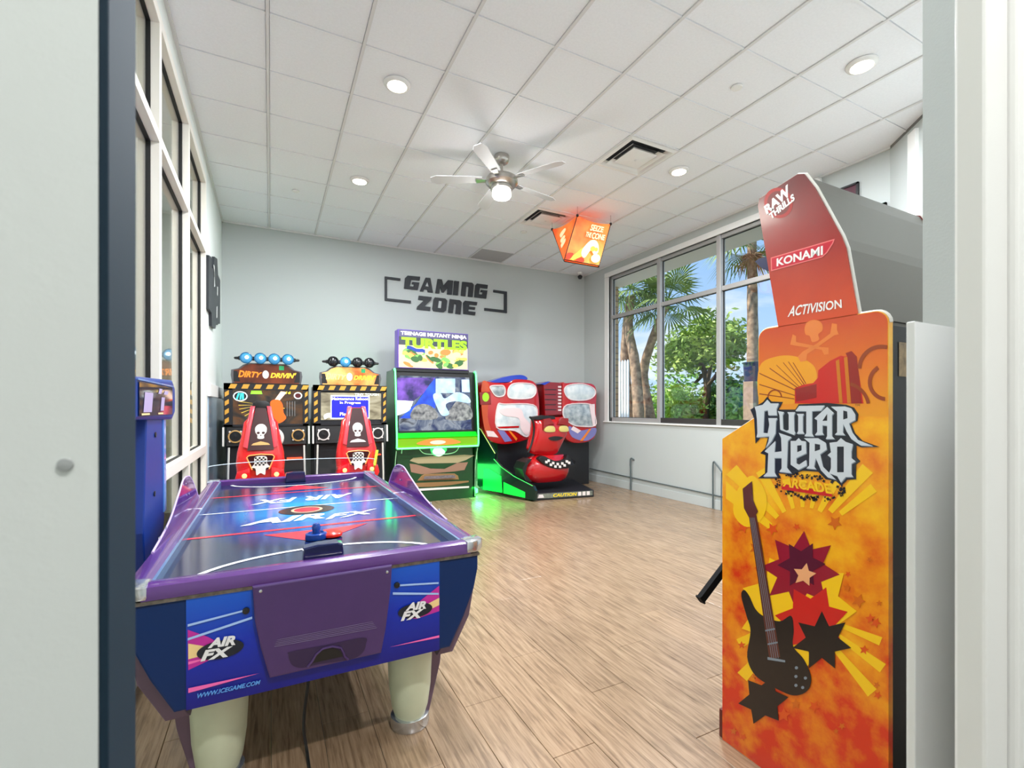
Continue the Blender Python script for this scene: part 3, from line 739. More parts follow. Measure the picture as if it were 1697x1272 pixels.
for p in ((76, 312), (1408, 110)): B().lathe(dq(*d4(*p), .0), [(.006, 0), (.005, -.003), (0, -.004)], 10, 'y').done('screw', m_sil, door)
for p in ((408, 1010), (657, 968)): B().lathe(ep(*p, .0), [(.011, .0), (.011, -.012), (0, -.014)], 16, 'y').done('lock', m_black, air)
# legs
for sx in (-1, 1):
    for sy in (-1, 1):
        cx, cy = AX + sx * .36, AY + sy * 1.02
        rr = []
        for z, a, c, o in ((.43, .098, .11, .03), (.3, .096, .105, .02), (.18, .09, .1, .005), (.09, .078, .085, 0), (.05, .065, .075, 0)):
            rr.append([(cx + p[0], cy + sy * o * 0 + p[1], z) for p in ell(0, 0, a, c, 28)])
        lg = B().rings(rr).done('leg', m_leg, air, smooth=True)
        B().prism([(cx + sx * x, cy - .03 * sy, z) for x, z in ((.05, .44), (.15, .44), (.13, .25), (.08, .05), (.04, .05))], (0, .06 * sy, 0), .004).done('leg_brace', m_pgrey, lg)
        B().lathe((cx, cy, 0), [(.08, 0), (.085, .012), (.083, .05), (.07, .056)], 28).done('foot', m_sil, lg, smooth=True)
# guards on the side rails
m_guard = GLASS('purple_acrylic', (.5, .32, .78), .05, opac=.5, body=(112, 66, 168))
m_gedge = M('guard_edge', (200, 180, 230), .2, emit=.0)
for sx in (-1, 1):
    x = AX + sx * (ro - .015)
    prof = ocrv([(AY - .82, .835), (AY - .42, .87), (AY - .02, .94), (AY + .22, .985), (AY + .40, .98), (AY + .48, .94), (AY + .52, .835)], 5)
    pts = [(x + sx * (z - .84) * .25, y, z) for y, z in prof]
    gd = B().prism(pts, (sx * .006, 0, 0)).done('side_guard', m_guard, air)
    B().tube([(x + sx * ((z - .84) * .25 + .003), y, z) for y, z in prof], .0045, 6).done('guard_edge', m_gedge, gd)
    for (dy, z) in ((-.7, .862), (-.55, .87), (.2, .9), (.2, .96)): B().lathe((x - sx * .004 + sx * (z - .84) * .25, AY + dy, z), [(.007, 0), (.007, -sx * .004), (0, -sx * .005)], 10, 'x').done('guard_screw', m_sil, gd)
m_acr = GLASS('clear_acrylic', (.95, .97, 1), .0)
b = B(); rr = []
arc = [(AX + .6 * math.sin(R(a)), AY + hy - .12 + .27 * math.cos(R(a))) for a in range(-90, 91, 9)]
b.rings([[(x, y, ZT + .03) for x, y in arc], [(x * 1.0, y + .01, ZT + .16) for x, y in arc]], cap=False, close=False)
sh = b.done('end_shield', m_acr, air, recalc=False)
B().tube([(x, y + .01, ZT + .16) for x, y in arc], .003, 6).done('shield_edge', M('acrylic_edge', (205, 220, 230), .15), sh)
B().tube([(AX - ro + .01, AY + .06, ZT + .038), (AX - hx, AY + .06, ZT + .036)], .003, 6).done('cover_edge_glint', m_wht, air)  # white bars carry the painted cover-edge reflection onto the rails
B().tube([(AX + ro - .01, AY + .06, ZT + .038), (AX + hx, AY + .06, ZT + .036)], .003, 6).done('cover_edge_glint', m_wht, air)
# goal blocks at both ends
m_goal = M('goal_block_blue', (10, 22, 70), .15, coat=.4)
g = at_z(524, 925, ZT)
for sy in (-1, 1):
    yy = AY + sy * (hy - .035)
    B().prism([(AX - .01 + x, yy - .03, z) for x, z in ((-.075, ZT), (-.07, ZT + .075), (-.02, ZT + .083), (.05, ZT + .083), (.068, ZT + .075), (.075, ZT))], (0, .06, 0), .006).done('goal_block', m_goal, air)
# scoreboard post
m_post = M('post_blue', (4, 46, 128), .4)
px = XL + .095
b = B().prism([(px - .045, y, z) for y, z in ((2.70, .50), (2.98, .50), (3.10, .85), (3.07, 1.40), (2.70, 1.40), (2.63, .85))], (.055, 0, 0), .006)
post = b.done('score_post', m_post, air)
B().prism([(px + .0, y, z) for y, z in ((3.06, .86), (3.115, .86), (3.095, 1.38), (3.04, 1.38))], (.016, 0, 0), .003).done('post_edge', M('post_light', (90, 140, 210), .2, coat=.5), post)
for y, z in ((2.86, 1.27), (2.84, .99)): B().lathe((px + .012, y, z), [(.013, 0), (.013, .003), (0, .004)], 14, 'x').done('bolt', m_black, post)
B().box((XL + .03, 2.7, .5), (AX - .5, 2.98, .56)).done('post_bracket', m_post, post)
b = B().prism([(XL + .012, y, z) for y, z in ((2.40, 1.35), (3.22, 1.335), (3.30, 1.37), (3.30, 1.51), (3.22, 1.55), (2.40, 1.525))], (.11, 0, 0), .014)
sb = b.done('score_box', m_post, post)
xb = XL + .124
B().box((xb, 2.44, 1.365), (xb + .003, 3.18, 1.505)).done('score_window', M('score_window', (18, 26, 58), .08, coat=.8), sb)
m_pp = M('score_print', (176, 160, 200), .3)
for y0, z0, w, h in ((2.50, 1.38, .16, .085), (2.85, 1.385, .08, .065), (2.80, 1.465, .07, .025), (2.93, 1.465, .1, .018)):
    flat('score_digit_field', [[(xb + .0045, y0, z0), (xb + .0045, y0 + w, z0), (xb + .0045, y0 + w + .03, z0 + h), (xb + .0045, y0 + .03, z0 + h)]], m_pp, sb)
flat('score_caption', [[(xb + .0045, 2.47, 1.368), (xb + .0045, 2.62, 1.368), (xb + .0045, 2.62, 1.376), (xb + .0045, 2.47, 1.376)], [(xb + .0045, 2.80, 1.368), (xb + .0045, 2.92, 1.368), (xb + .0045, 2.92, 1.376), (xb + .0045, 2.80, 1.376)]], m_crm, sb)
B().box((xb, 2.42, 1.511), (xb + .004, 3.2, 1.518)).done('light_strip', M('post_light', (90, 140, 210), .2), sb)
# loose pieces on the table and the cord below it
pc = at_z(550, 889, ZT)
pk_ = thing('puck', (pc.x, pc.y, ZT + .0035), 'flat red round puck lying on the playing surface', 'puck')
B().lathe((pc.x, pc.y, ZT + .0035), [(.04, 0), (.046, .004), (.046, .014), (.038, .02), (0, .02)], 28).done('disc', M('puck_red', (226, 40, 22), .25), pk_, smooth=True)
mc = at_z(524, 893, ZT)
ml = thing('mallet', (mc.x, mc.y, ZT + .0035), 'blue air hockey mallet beside the red puck', 'mallet')
m_mal = M('mallet_blue', (8, 58, 140), .18, coat=.4)
B().lathe((mc.x, mc.y, ZT + .0035), [(.046, 0), (.048, .008), (.046, .024), (.034, .028), (.028, .018)], 28).done('base_disc', m_mal, ml, smooth=True)
B().lathe((mc.x, mc.y, ZT + .0035), [(.02, .015), (.017, .035), (.019, .055), (.012, .068), (0, .07)], 24).done('knob', m_mal, ml, smooth=True)
c0 = at_z(503, 1195, 0.006)
tag(B().tube(ocrv([(c0.x + .02, EYF + .35, .415), (c0.x + .015, EYF + .3, .3), (c0.x - .01, EYF + .25, .12), (c0.x, EYF + .2, .02), (c0.x, EYF + .05, .006), (c0.x - .03, EYF - .2, .006)], 6), .006, 8).done('power_cord', m_black, smooth=True), 'black power cord hanging under the air hockey table', 'cord')
# ------------------------------------------------------------------ tall guitar game cabinet
GX = 1.694; GW = .84
gh = thing('guitar_arcade_cabinet', (GX + GW / 2, 1.1, 0), 'tall orange guitar game cabinet with flame artwork on its side', 'arcade machine')
def grad_mat(name, c0, c1, c2, axis='Z', rough=.28, nscale=3.5, mixn=.55, coat=.3):
    m = bpy.data.materials.new(name); m.use_nodes = True; t = m.node_tree; p = t.nodes['Principled BSDF']
    tc = N(t, 'ShaderNodeTexCoord'); sp = N(t, 'ShaderNodeSeparateXYZ'); t.links.new(tc.outputs['Generated'], sp.inputs[0])
    nz = N(t, 'ShaderNodeTexNoise'); nz.inputs['Scale'].default_value = nscale; nz.inputs['Detail'].default_value = 6; nz.inputs['Roughness'].default_value = .6
    t.links.new(tc.outputs['Object'], nz.inputs['Vector'])
    mu = N(t, 'ShaderNodeMath', operation='MULTIPLY_ADD'); mu.inputs[1].default_value = mixn * 2; mu.inputs[2].default_value = -mixn
    t.links.new(nz.outputs[0], mu.inputs[0])
    ad = N(t, 'ShaderNodeMath', operation='ADD'); t.links.new(sp.outputs[axis], ad.inputs[0]); t.links.new(mu.outputs[0], ad.inputs[1])
    rp = N(t, 'ShaderNodeValToRGB'); e = rp.color_ramp.elements
    e[0].color = (*lin(c0), 1); e[1].color = (*lin(c2), 1); k = e.new(.5); k.color = (*lin(c1), 1)
    t.links.new(ad.outputs[0], rp.inputs[0]); t.links.new(rp.outputs[0], p.inputs['Base Color'])
    p.inputs['Roughness'].default_value = rough; p.inputs['Coat Weight'].default_value = coat; p.inputs['Coat Roughness'].default_value = .1
    return m
m_fire = grad_mat('fire_print', (216, 50, 12), (240, 146, 14), (252, 190, 26), 'Z', nscale=7, mixn=1.15)
m_mar = grad_mat('marquee_print', (214, 74, 34), (160, 36, 34), (104, 24, 32), 'Z', nscale=3, mixn=.2)
m_tm = M('t_moulding', (226, 222, 214), .3)
m_gm = M('grey_metal_back', (104, 100, 92), .42, metal=.35, bump=.1, bscale=300)
m_ghb = M('cabinet_black', (34, 34, 36), .5)
# side profile (Y, z)
rnd = lambda cy, cz, r, a0, a1: [(cy + r * math.cos(R(a0 + (a1 - a0) * k / 5)), cz + r * math.sin(R(a0 + (a1 - a0) * k / 5))) for k in range(6)]
SP = [(.80, .0), (1.417, .0), (1.417, 1.268), (1.247, 1.37)] + rnd(1.207, 1.664, .04, 0, 90) + rnd(.84, 1.664, .04, 90, 180)
for k, x0 in enumerate((GX, GX + GW - .025)):
    B().prism([(x0, y, z) for y, z in SP], (.025, 0, 0)).done('side_panel', m_fire, gh, label='orange side panel with flame print')
    n_ = len(SP)
    B().tube([(x0 + .0125, y, z) for y, z in SP[1:]], .007, 8).done('edge_moulding', m_tm, gh)
B().box((GX + .025, .835, .0), (GX + GW - .025, 1.2, 1.55)).done('cabinet_body', m_ghb, gh)
B().box((GX + .025, 1.2, .0), (GX + GW - .025, 1.39, 1.24)).done('control_pedestal', m_ghb, gh)
B().prism([(GX + .026, y, z) for y, z in ((1.2, 1.40), (1.225, 1.40), (1.225, 1.66), (1.2, 1.66))], (GW - .052, 0, 0)).done('monitor_glass', M('screen_dark', (20, 20, 26), .05), gh)
B().box((GX + .004, 1.38, 0), (GX + .1, 1.438, .12), .004).done('corner_block', M('dark_red_block', (92, 26, 16), .4), gh, label='dark red block at the foot of the cabinet')
# marquee
MP = [(1.164, 1.70), (1.25, 2.19), (1.244, 2.215), (1.09, 2.245), (1.065, 2.235), (1.028, 2.172), (.94, 1.975), (.925, 1.93), (.888, 1.70)]
for x0 in (GX, GX + GW - .025):
    B().prism([(x0, y, z) for y, z in MP], (.025, 0, 0)).done('marquee_side', m_mar, gh, label='dark red marquee side')
    B().tube([(x0 + .0125, y, z) for y, z in MP[1:]], .007, 8).done('edge_moulding', m_tm, gh)
B().prism([(GX + .025, y, z) for y, z in ((1.15, 1.70), (1.238, 2.19), (1.235, 2.21), (1.09, 2.240), (1.066, 2.23), (1.031, 2.168), (.943, 1.972), (.928, 1.93), (.892, 1.70))], (GW - .05, 0, 0)).done('marquee_box', m_gm, gh, label='grey metal back of the marquee')
B().box((GX + .025, .90, 1.55), (GX + GW - .025, 1.14, 1.70)).done('neck_block', m_gm, gh)
B().box((GX + .03, .815, .05), (GX + GW - .03, .836, 1.66)).done('back_panel', m_ghb, gh)
flat('back_sticker', [[(GX + .09, .813, 1.50), (GX + .22, .813, 1.50), (GX + .22, .813, 1.61), (GX + .09, .813, 1.61)][::-1]], M('tan_sticker', (150, 126, 92), .5, noise=.4, nscale=40), gh)
GL = [0]
def gp(u, v, layer=1): return at_x(u, v, GX - .0003 - .00025 * layer)
def art(name, polys, mat, layer):
    return flat(name, [[gp(*p, layer) for p in q] for q in polys], mat, gh)
c_y = M('art_yellow', (250, 200, 24), .28, coat=.3); c_o = M('art_orange', (240, 128, 16), .28, coat=.3); c_do = M('art_deep_orange', (224, 84, 18), .28, coat=.3)
c_r = M('art_red', (206, 34, 28), .28, coat=.3); c_dr = M('art_dark_red', (150, 28, 24), .28, coat=.3); c_br = M('art_brown', (150, 60, 20), .3, coat=.3)
c_nv = M('art_navy', (24, 30, 42), .3, coat=.3); c_si = M('art_silver', (206, 214, 222), .3, coat=.3); c_sh = M('art_steel', (128, 142, 156), .3, coat=.3)
c_bk = M('art_black', (28, 22, 22), .3, coat=.3); c_cr = M('art_crimson', (150, 20, 44), .3, coat=.3); c_bz = M('art_bronze', (92, 44, 36), .3, coat=.3); c_w = M('art_white', (240, 238, 235), .3)
m_up = grad_mat('upper_print', (238, 158, 24), (226, 112, 30), (204, 70, 36), 'Z', nscale=3, mixn=.15)
flat('upper_print', [[(GX - .0004, y, z) for y, z in [(1.246, 1.372)] + rnd(1.207, 1.664, .038, 0, 90) + rnd(.84, 1.664, .038, 90, 180) + [(.802, 1.372)]]], m_up, gh)
# rays: clipped to the panel by stopping short of its edges
rays = []
C0 = (1330, 900)
for (a, w, r0, r1) in ((-62, 5, 60, 190), (-44, 4, 60, 170), (-30, 3.5, 60, 140), (-15, 3, 60, 110), (0, 3, 60, 105), (14, 3, 60, 105), (28, 4, 60, 120), (41, 4, 70, 165), (52, 3.2, 80, 150)):
    def pr(r, ang): return (C0[0] + r * math.sin(R(ang)), C0[1] - r * math.cos(R(ang)))
    q = [pr(r0, a - w), pr(r1, a - w), pr(r1, a + w), pr(r0, a + w)]
    q = [(min(max(x_, 1203), 1468), y_) for x_, y_ in q]
    rays.append(q)
art('yellow_rays', rays, c_y, 1)
low = []
for (a, w, r0, r1) in ((112, 3, 60, 140), (126, 3, 70, 165), (140, 3, 80, 180), (-118, 4, 70, 120), (-138, 4, 70, 150)):
    q = [pr(r0, a - w), pr(r1, a - w), pr(r1, a + w), pr(r0, a + w)]
    low.append([(min(max(x_, 1203), 1468), y_) for x_, y_ in q])
low = [[(x_, y_ + 110) for x_, y_ in q] for q in low]
art('yellow_rays_low', low, c_y, 1)
random.seed(11)
stars = []; stars2 = []
for k in range(46):
    x_, y_ = random.uniform(1206, 1462), random.uniform(850, 1225)
    if 1262 < x_ < 1385 and 880 < y_ < 1130: continue
    (stars if k % 2 else stars2).append(star(x_, y_, random.uniform(5, 13), rot=random.uniform(0, 2)))
art('small_stars', [s_ for s_ in stars if all(1199 < p[0] < 1472 for p in s_)], c_do, 3)
art('small_stars_dark', [s_ for s_ in stars2 if all(1199 < p[0] < 1472 for p in s_)], M('art_rust', (214, 104, 16), .28, coat=.3), 3)
# upper print: sun lines, red tower, arcs, pale skull and bones
def u2(x, y): return (1240 + x / 7.067, 500 + y / 7.067)
U = lambda pts: [u2(*p) for p in pts]
art('sun_glow', [U(crv([(130, 760), (330, 640), (560, 640), (760, 740), (800, 900), (700, 1000), (560, 1180), (300, 1190), (130, 1160)], 5))], M('art_gold', (238, 160, 26), .28, coat=.3), 1)
art('sun_lines', [U(q) for q in (((130, 830), (560, 1030), (560, 1042), (130, 842)), ((250, 770), (580, 1000), (580, 1014), (250, 782)), ((330, 735), (600, 990), (600, 1000), (330, 745)), ((405, 710), (625, 975), (635, 975), (415, 710)), ((465, 700), (650, 970), (660, 965), (475, 700)), ((520, 710), (670, 960), (680, 955), (530, 710)), ((130, 960), (545, 1090), (545, 1100), (130, 972)), ((130, 1070), (540, 1130), (540, 1140), (130, 1082)))], c_br, 2)
art('red_tower', [U(((820, 800), (960, 690), (1080, 630), (1140, 640), (1215, 580), (1270, 640), (1290, 800), (1320, 1000), (1350, 1190), (545, 1190), (545, 1010), (640, 970), (760, 950), (815, 890)))], c_r, 2)
art('tower_shade', [U(((1140, 600), (1210, 575), (1270, 640), (1290, 800), (1330, 1190), (1210, 1190), (1165, 650))), U(((555, 1020), (800, 960), (800, 1120), (560, 1170)))], c_dr, 3)
art('tower_stripes', [U(((1025, 690), (1065, 670), (1105, 1185), (1065, 1185))), U(((1120, 650), (1160, 640), (1205, 1185), (1160, 1185)))], M('art_ochre', (206, 120, 30), .3), 4)
def arcband(cx, cy, r, w, a0, a1, n=16):
    o = [u2(cx + r * math.cos(R(a0 + (a1 - a0) * k / n)), cy + r * math.sin(R(a0 + (a1 - a0) * k / n))) for k in range(n + 1)]
    i_ = [u2(cx + (r - w) * math.cos(R(a1 + (a0 - a1) * k / n)), cy + (r - w) * math.sin(R(a1 + (a0 - a1) * k / n))) for k in range(n + 1)]
    return o + i_
art('scroll_arcs', [arcband(1560, 780, 280, 45, 180, 285), arcband(1620, 940, 220, 45, 95, 240), arcband(1120, 1240, 310, 40, -75, -10), arcband(310, 1110, 85, 14, 150, 360)], c_br, 4.5)
art('pale_skull', [U(crv([(660, 300), (700, 230), (790, 210), (860, 250), (870, 330), (820, 380), (830, 440), (750, 470), (720, 400), (670, 380)], 4)),
                   U(((490, 500), (520, 380), (560, 400), (560, 470), (860, 530), (940, 535), (940, 610), (890, 620), (860, 560), (540, 510))),
                   U(((580, 640), (640, 580), (800, 490), (960, 370), (980, 250), (1040, 260), (1040, 330), (1060, 380), (1010, 390), (840, 510), (690, 610), (680, 690), (610, 700)))], M('art_pale_orange', (232, 128, 56), .3, coat=.3), 2)
# headline lettering
def g7(x, y): return (1230 + x / 6.36, 650 + y / 6.36)
G7 = lambda pts: [g7(*p) for p in pts]
art('logo_backing', [G7([(85, 180), (220, 100), (262, 45), (310, 95), (430, 100), (385, 180), (560, 180), (595, 125), (895, 110), (1100, 130), (1180, 160), (1225, 230), (1215, 300), (1150, 330), (1190, 430), (1270, 510), (1450, 575), (1260, 578), (1205, 560), (1205, 680), (1245, 725), (1200, 760), (1200, 915), (1110, 920), (1045, 985), (990, 935), (880, 915), (800, 835), (640, 825), (590, 840), (540, 870), (380, 850), (410, 905), (165, 905), (240, 850), (245, 660), (190, 640), (240, 590), (270, 480), (200, 470), (140, 540), (125, 270)])], c_nv, 5)
LET = {
 'g': [(130, 150), (215, 130), (265, 75), (300, 115), (385, 115), (360, 175), (365, 240), (275, 240), (270, 185), (232, 195), (222, 425), (268, 430), (285, 340), (275, 270), (370, 270), (355, 300), (350, 430), (310, 510), (245, 590), (275, 520), (285, 462), (150, 472), (160, 430), (155, 290), (145, 200)],
 'u': [(375, 195), (440, 207), (425, 240), (430, 385), (465, 402), (490, 395), (490, 235), (475, 207), (560, 207), (545, 240), (548, 400), (560, 425), (545, 447), (400, 392), (392, 240)],
 'i': [(575, 225), (650, 225), (638, 250), (638, 405), (655, 435), (575, 435), (590, 405), (590, 250)],
 't': [(560, 195), (600, 142), (870, 137), (830, 190), (735, 197), (735, 430), (755, 465), (655, 460), (675, 430), (675, 197)],
 'a': [(895, 150), (965, 215), (945, 240), (945, 460), (975, 490), (880, 490), (895, 460), (895, 350), (845, 345), (845, 420), (860, 445), (765, 450), (790, 415), (790, 290), (760, 275)],
 'r': [(935, 150), (1080, 147), (1150, 167), (1190, 230), (1190, 290), (1125, 325), (1160, 420), (1220, 500), (1380, 565), (1250, 558), (1150, 490), (1100, 410), (1065, 330), (1060, 420), (1085, 450), (975, 445), (1000, 420), (1000, 200)],
 'h': [(385, 425), (520, 470), (480, 510), (470, 790), (520, 850), (390, 835), (415, 800), (415, 690), (340, 690), (340, 840), (365, 885), (220, 885), (265, 840), (275, 640), (235, 620), (350, 510), (340, 630), (415, 620), (410, 480)],
 'e': [(510, 510), (565, 510), (595, 480), (625, 510), (670, 515), (675, 640), (570, 690), (570, 745), (600, 760), (675, 710), (680, 770), (590, 815), (510, 760)],
 'r2': [(650, 482), (800, 482), (880, 530), (890, 600), (820, 650), (850, 780), (990, 920), (900, 893), (830, 820), (775, 690), (757, 780), (780, 810), (675, 800), (705, 770), (710, 530)],
 'o': [(920, 530), (1000, 520), (1040, 480), (1090, 520), (1165, 545), (1150, 620), (1150, 690), (1195, 725), (1150, 750), (1150, 860), (1170, 890), (1090, 890), (1040, 950), (1000, 880), (915, 850), (935, 800), (935, 690), (900, 660), (935, 630)]}
for k, pts in LET.items():
    art('letter_shade', [G7([(x + 8, y + 8) for x, y in pts])], c_sh, 6)
    art('letter_' + k[0], [G7(pts)], c_si, 7)
art('letter_counter', [G7(q) for q in ([(845, 300), (895, 297), (895, 225)], [(1065, 190), (1105, 200), (1110, 270), (1065, 285)], [(580, 560), (625, 555), (625, 610), (580, 630)], [(765, 540), (820, 550), (820, 600), (765, 620)], [(1000, 570), (1070, 570), (1070, 840), (1000, 840)])], c_nv, 8)
random.seed(5)
spl = []
for k in range(150):
    a = random.uniform(0, 6.283); r_ = random.uniform(.72, 1.05); x_, y_ = 715 + 360 * r_ * math.cos(a), 1000 + 130 * r_ * math.sin(a) + 45 * r_ * math.cos(a)
    if abs(x_ - 690) < 290 and abs(y_ - 985 - (x_ - 690) * .16) < 75: continue
    spl.append(G7(star(x_, y_, random.uniform(8, 26), 4, .5, random.uniform(0, 1.5))))
for k in range(0, len(spl), 25): art('ink_splatter', spl[k:k + 25], c_bk, 5.5 + k * .004)
art('arcade_base', [G7([(415, 985), (440, 960), (950, 1060), (945, 1100), (415, 1020)])], c_r, 8)
text('lettering', 'ARCADE', [gp(*g7(*p), 9) for p in ((425, 990), (950, 1072), (915, 962), (455, 892))], c_y, gh, .03, .0)
text('lettering', 'TM', [gp(*g7(*p), 9) for p in ((1190, 145), (1240, 145), (1240, 125), (1190, 125))], c_nv, gh, .0)
# generic guitar print over a burst of crimson and black (no figure)
def g6(x, y): return (1180 + x / 2.2306, 640 + y / 2.2316)
G6 = lambda pts: [g6(*p) for p in pts]
art('burst_glow', [[(x_, y_) for x_, y_ in star(1322, 1010, 98, 9, .72, .2)]], c_y, 4)
art('burst_crimson', [star(1326, 945, 66, 8, .6, .1)], c_cr, 5)
art('burst_red', [star(1345, 1030, 62, 7, .62, .4)], c_r, 6)
art('burst_black', [star(1362, 1062, 50, 7, .55, .0), star(1265, 1160, 42, 6, .6, .4)], c_bk, 7)
art('burst_purple', [star(1328, 935, 40, 6, .55, .5)], M('art_plum', (88, 16, 44), .3), 8)
art('burst_spark', [star(1333, 952, 20, 5, .5, .2)], M('art_peach', (236, 170, 120), .3), 9)
art('guitar_glow', [G6(crv([(95, 380), (150, 330), (200, 400), (190, 480), (130, 520), (80, 470)], 5))], c_y, 4)
art('guitar_neck', [G6([(136, 480), (164, 476), (252, 1000), (212, 1010)])], c_bz, 10)
art('guitar_head', [G6([(113, 378), (148, 350), (152, 420), (170, 462), (158, 482), (136, 484), (118, 450)])], c_bz, 11)
art('guitar_body', [G6(crv([(108, 775), (118, 752), (138, 775), (160, 822), (192, 850), (250, 868), (292, 848), (302, 900), (300, 960), (340, 1010), (366, 1075), (352, 1125), (300, 1142), (228, 1112), (160, 1068), (130, 1000), (142, 905), (128, 850)], 5))], c_bk, 9)
art('guitar_strings', [G6([(140 + 5 * k, 485), (141.6 + 5 * k, 485), (221.6 + 8 * k, 1005), (220 + 8 * k, 1005)]) for k in range(4)], c_sh, 12)
art('guitar_hardware', [G6([(196, 900), (232, 893), (233, 899), (197, 906)]), G6([(205, 950), (242, 943), (243, 949), (206, 956)]), G6([(205, 1000), (270, 1012), (270, 1020), (205, 1010)])] + [G6(ell(x_, y_, 6, 6, 10)) for x_, y_ in ((312, 1040), (310, 1072), (345, 1078), (310, 1105), (335, 1113))], c_sh, 12)
# marquee side print
def g3(x, y): return (1240 + x / 4.895, 280 + y / 4.892)
G3 = lambda pts: [g3(*p) for p in pts]
q3 = lambda pts, l: [gp(*g3(*p), l) for p in pts]
art('raw_circle', [G3(ell(245, 275, 115, 125, 32, -.3))], M('art_red_dark', (170, 24, 28), .3), 1)
art('raw_circle_inner', [G3(ell(245, 275, 90, 98, 32, -.3))], M('art_maroon', (118, 28, 32), .3), 2)
text('lettering', 'RAW', q3(((150, 370), (350, 205), (320, 120), (125, 305)), 4), c_w, gh, .05)
text('lettering', 'THRILLS', q3(((185, 410), (380, 250), (365, 195), (165, 365)), 4), c_w, gh, .05)
art('konami_border', [G3([(182, 718), (702, 565), (690, 600), (640, 680), (600, 715), (185, 828)])], M('art_pink', (238, 120, 120), .3), 3)
art('konami_field', [G3([(190, 724), (690, 577), (678, 602), (632, 674), (596, 707), (193, 817)])], M('art_cherry', (200, 20, 50), .3), 4)
text('lettering', 'KONAMI', q3(((230, 790), (605, 695), (605, 620), (230, 725)), 5), c_w, gh, .03)
text('lettering', 'ACTIVISION', q3(((318, 1200), (760, 1125), (755, 1055), (345, 1110)), 4), c_w, gh, .02, .0)
# guitar controller hung on the front of the cabinet, its neck sticking out
gc = thing('guitar_controller', (2.05, 1.55, 0), 'black toy guitar controller leaning out from the front of the tall cabinet', 'guitar')
n0 = Vector((1.78, 1.59, .52)); n1 = Vector((1.9, 1.44, .80))
n0 = at_x(1161, 993, 1.76); n1 = at_x(1212, 925, 1.95)
dirn = (n1 - n0).normalized(); up = Vector((0, 1, 0)); sd = dirn.cross(up).normalized()
def obox(a, c, u, w, hu, hw): return [[p + u * hu * i_ + w * hw * j_ for i_, j_ in ((-1, -1), (1, -1), (1, 1), (-1, 1))] for p in (a, c)]
B().rings(obox(n0, n1 + dirn * .1, sd, up, .018, .012)).done('neck', M('matte_black', (16, 16, 18), .8, spec=.2), gc)
B().rings(obox(n0 - dirn * .004, n0 + dirn * .004, sd, up, .023, .014)).done('neck_end', MATS['matte_black'], gc)
e_ = n1 + dirn * .1
def gb(a, b_): return e_ + dirn * a + sd * b_
B().prism([tuple(gb(a, b_) - up * .02) for a, b_ in [tuple(v) for v in crv([(0, -.03), (-.01, -.06), (.1, -.07), (.2, -.06), (.32, -.08), (.38, 0), (.32, .08), (.2, .06), (.1, .07), (-.01, .06), (0, .03)], 4)]], up * .04, .006).done('body', m_black, gc)
hq = gb(.15, 0)
B().box((hq.x - .03, 1.388, hq.z - .03), (hq.x + .03, hq.y - .0195, hq.z + .03), .004).done('guitar_holder', m_ghb, gh)
# ------------------------------------------------------------------ driving cabinets
m_rshell = M('seat_red', (214, 20, 26), .2, coat=.7)
m_rpink = M('seat_red_light', (226, 70, 84), .2, coat=.7)
m_dkred = M('seat_insert', (52, 10, 16), .3)
m_yelw = M('hazard_yellow', (222, 164, 62), .4)
m_gold = M('dull_gold', (205, 160, 96), .35)
m_bone = M('bone_white', (236, 226, 222), .4)
m_tail = M('tail_light', (255, 190, 120), .3, emit=4.0, ecol=(255, 150, 70))
m_neonr = M('red_led', (255, 70, 40), .3, emit=2.2)
m_orl = M('orange_led', (255, 130, 70), .3, emit=1.4)
m_cabk = M('cabinet_charcoal', (30, 31, 36), .42)
m_wedge = M('white_edge', (225, 222, 215), .35)
def screen_mat(name, cols, scale, strength, stretch=(1, 1, 1)):
    m = bpy.data.materials.new(name); m.use_nodes = True; t = m.node_tree; p = t.nodes['Principled BSDF']
    tc = N(t, 'ShaderNodeTexCoord'); mp = N(t, 'ShaderNodeMapping'); mp.inputs['Scale'].default_value = stretch
    nz = N(t, 'ShaderNodeTexNoise'); nz.inputs['Scale'].default_value = scale; nz.inputs['Detail'].default_value = 5; nz.inputs['Distortion'].default_value = 1.2
    t.links.new(tc.outputs['Object'], mp.inputs[0]); t.links.new(mp.outputs[0], nz.inputs['Vector'])
    rp = N(t, 'ShaderNodeValToRGB'); e = rp.color_ramp.elements; n = len(cols)
    e[0].position = .3; e[0].color = (*lin(cols[0]), 1); e[1].position = .7; e[1].color = (*lin(cols[-1]), 1)
    for k in range(1, n - 1): q = e.new(.3 + .4 * k / (n - 1)); q.color = (*lin(cols[k]), 1)
    t.links.new(nz.outputs[0], rp.inputs[0]); t.links.new(rp.outputs[0], p.inputs['Emission Color']); p.inputs['Emission Strength'].default_value = strength
    p.inputs['Base Color'].default_value = (.01, .01, .012, 1); p.inputs['Roughness'].default_value = .08
    return m
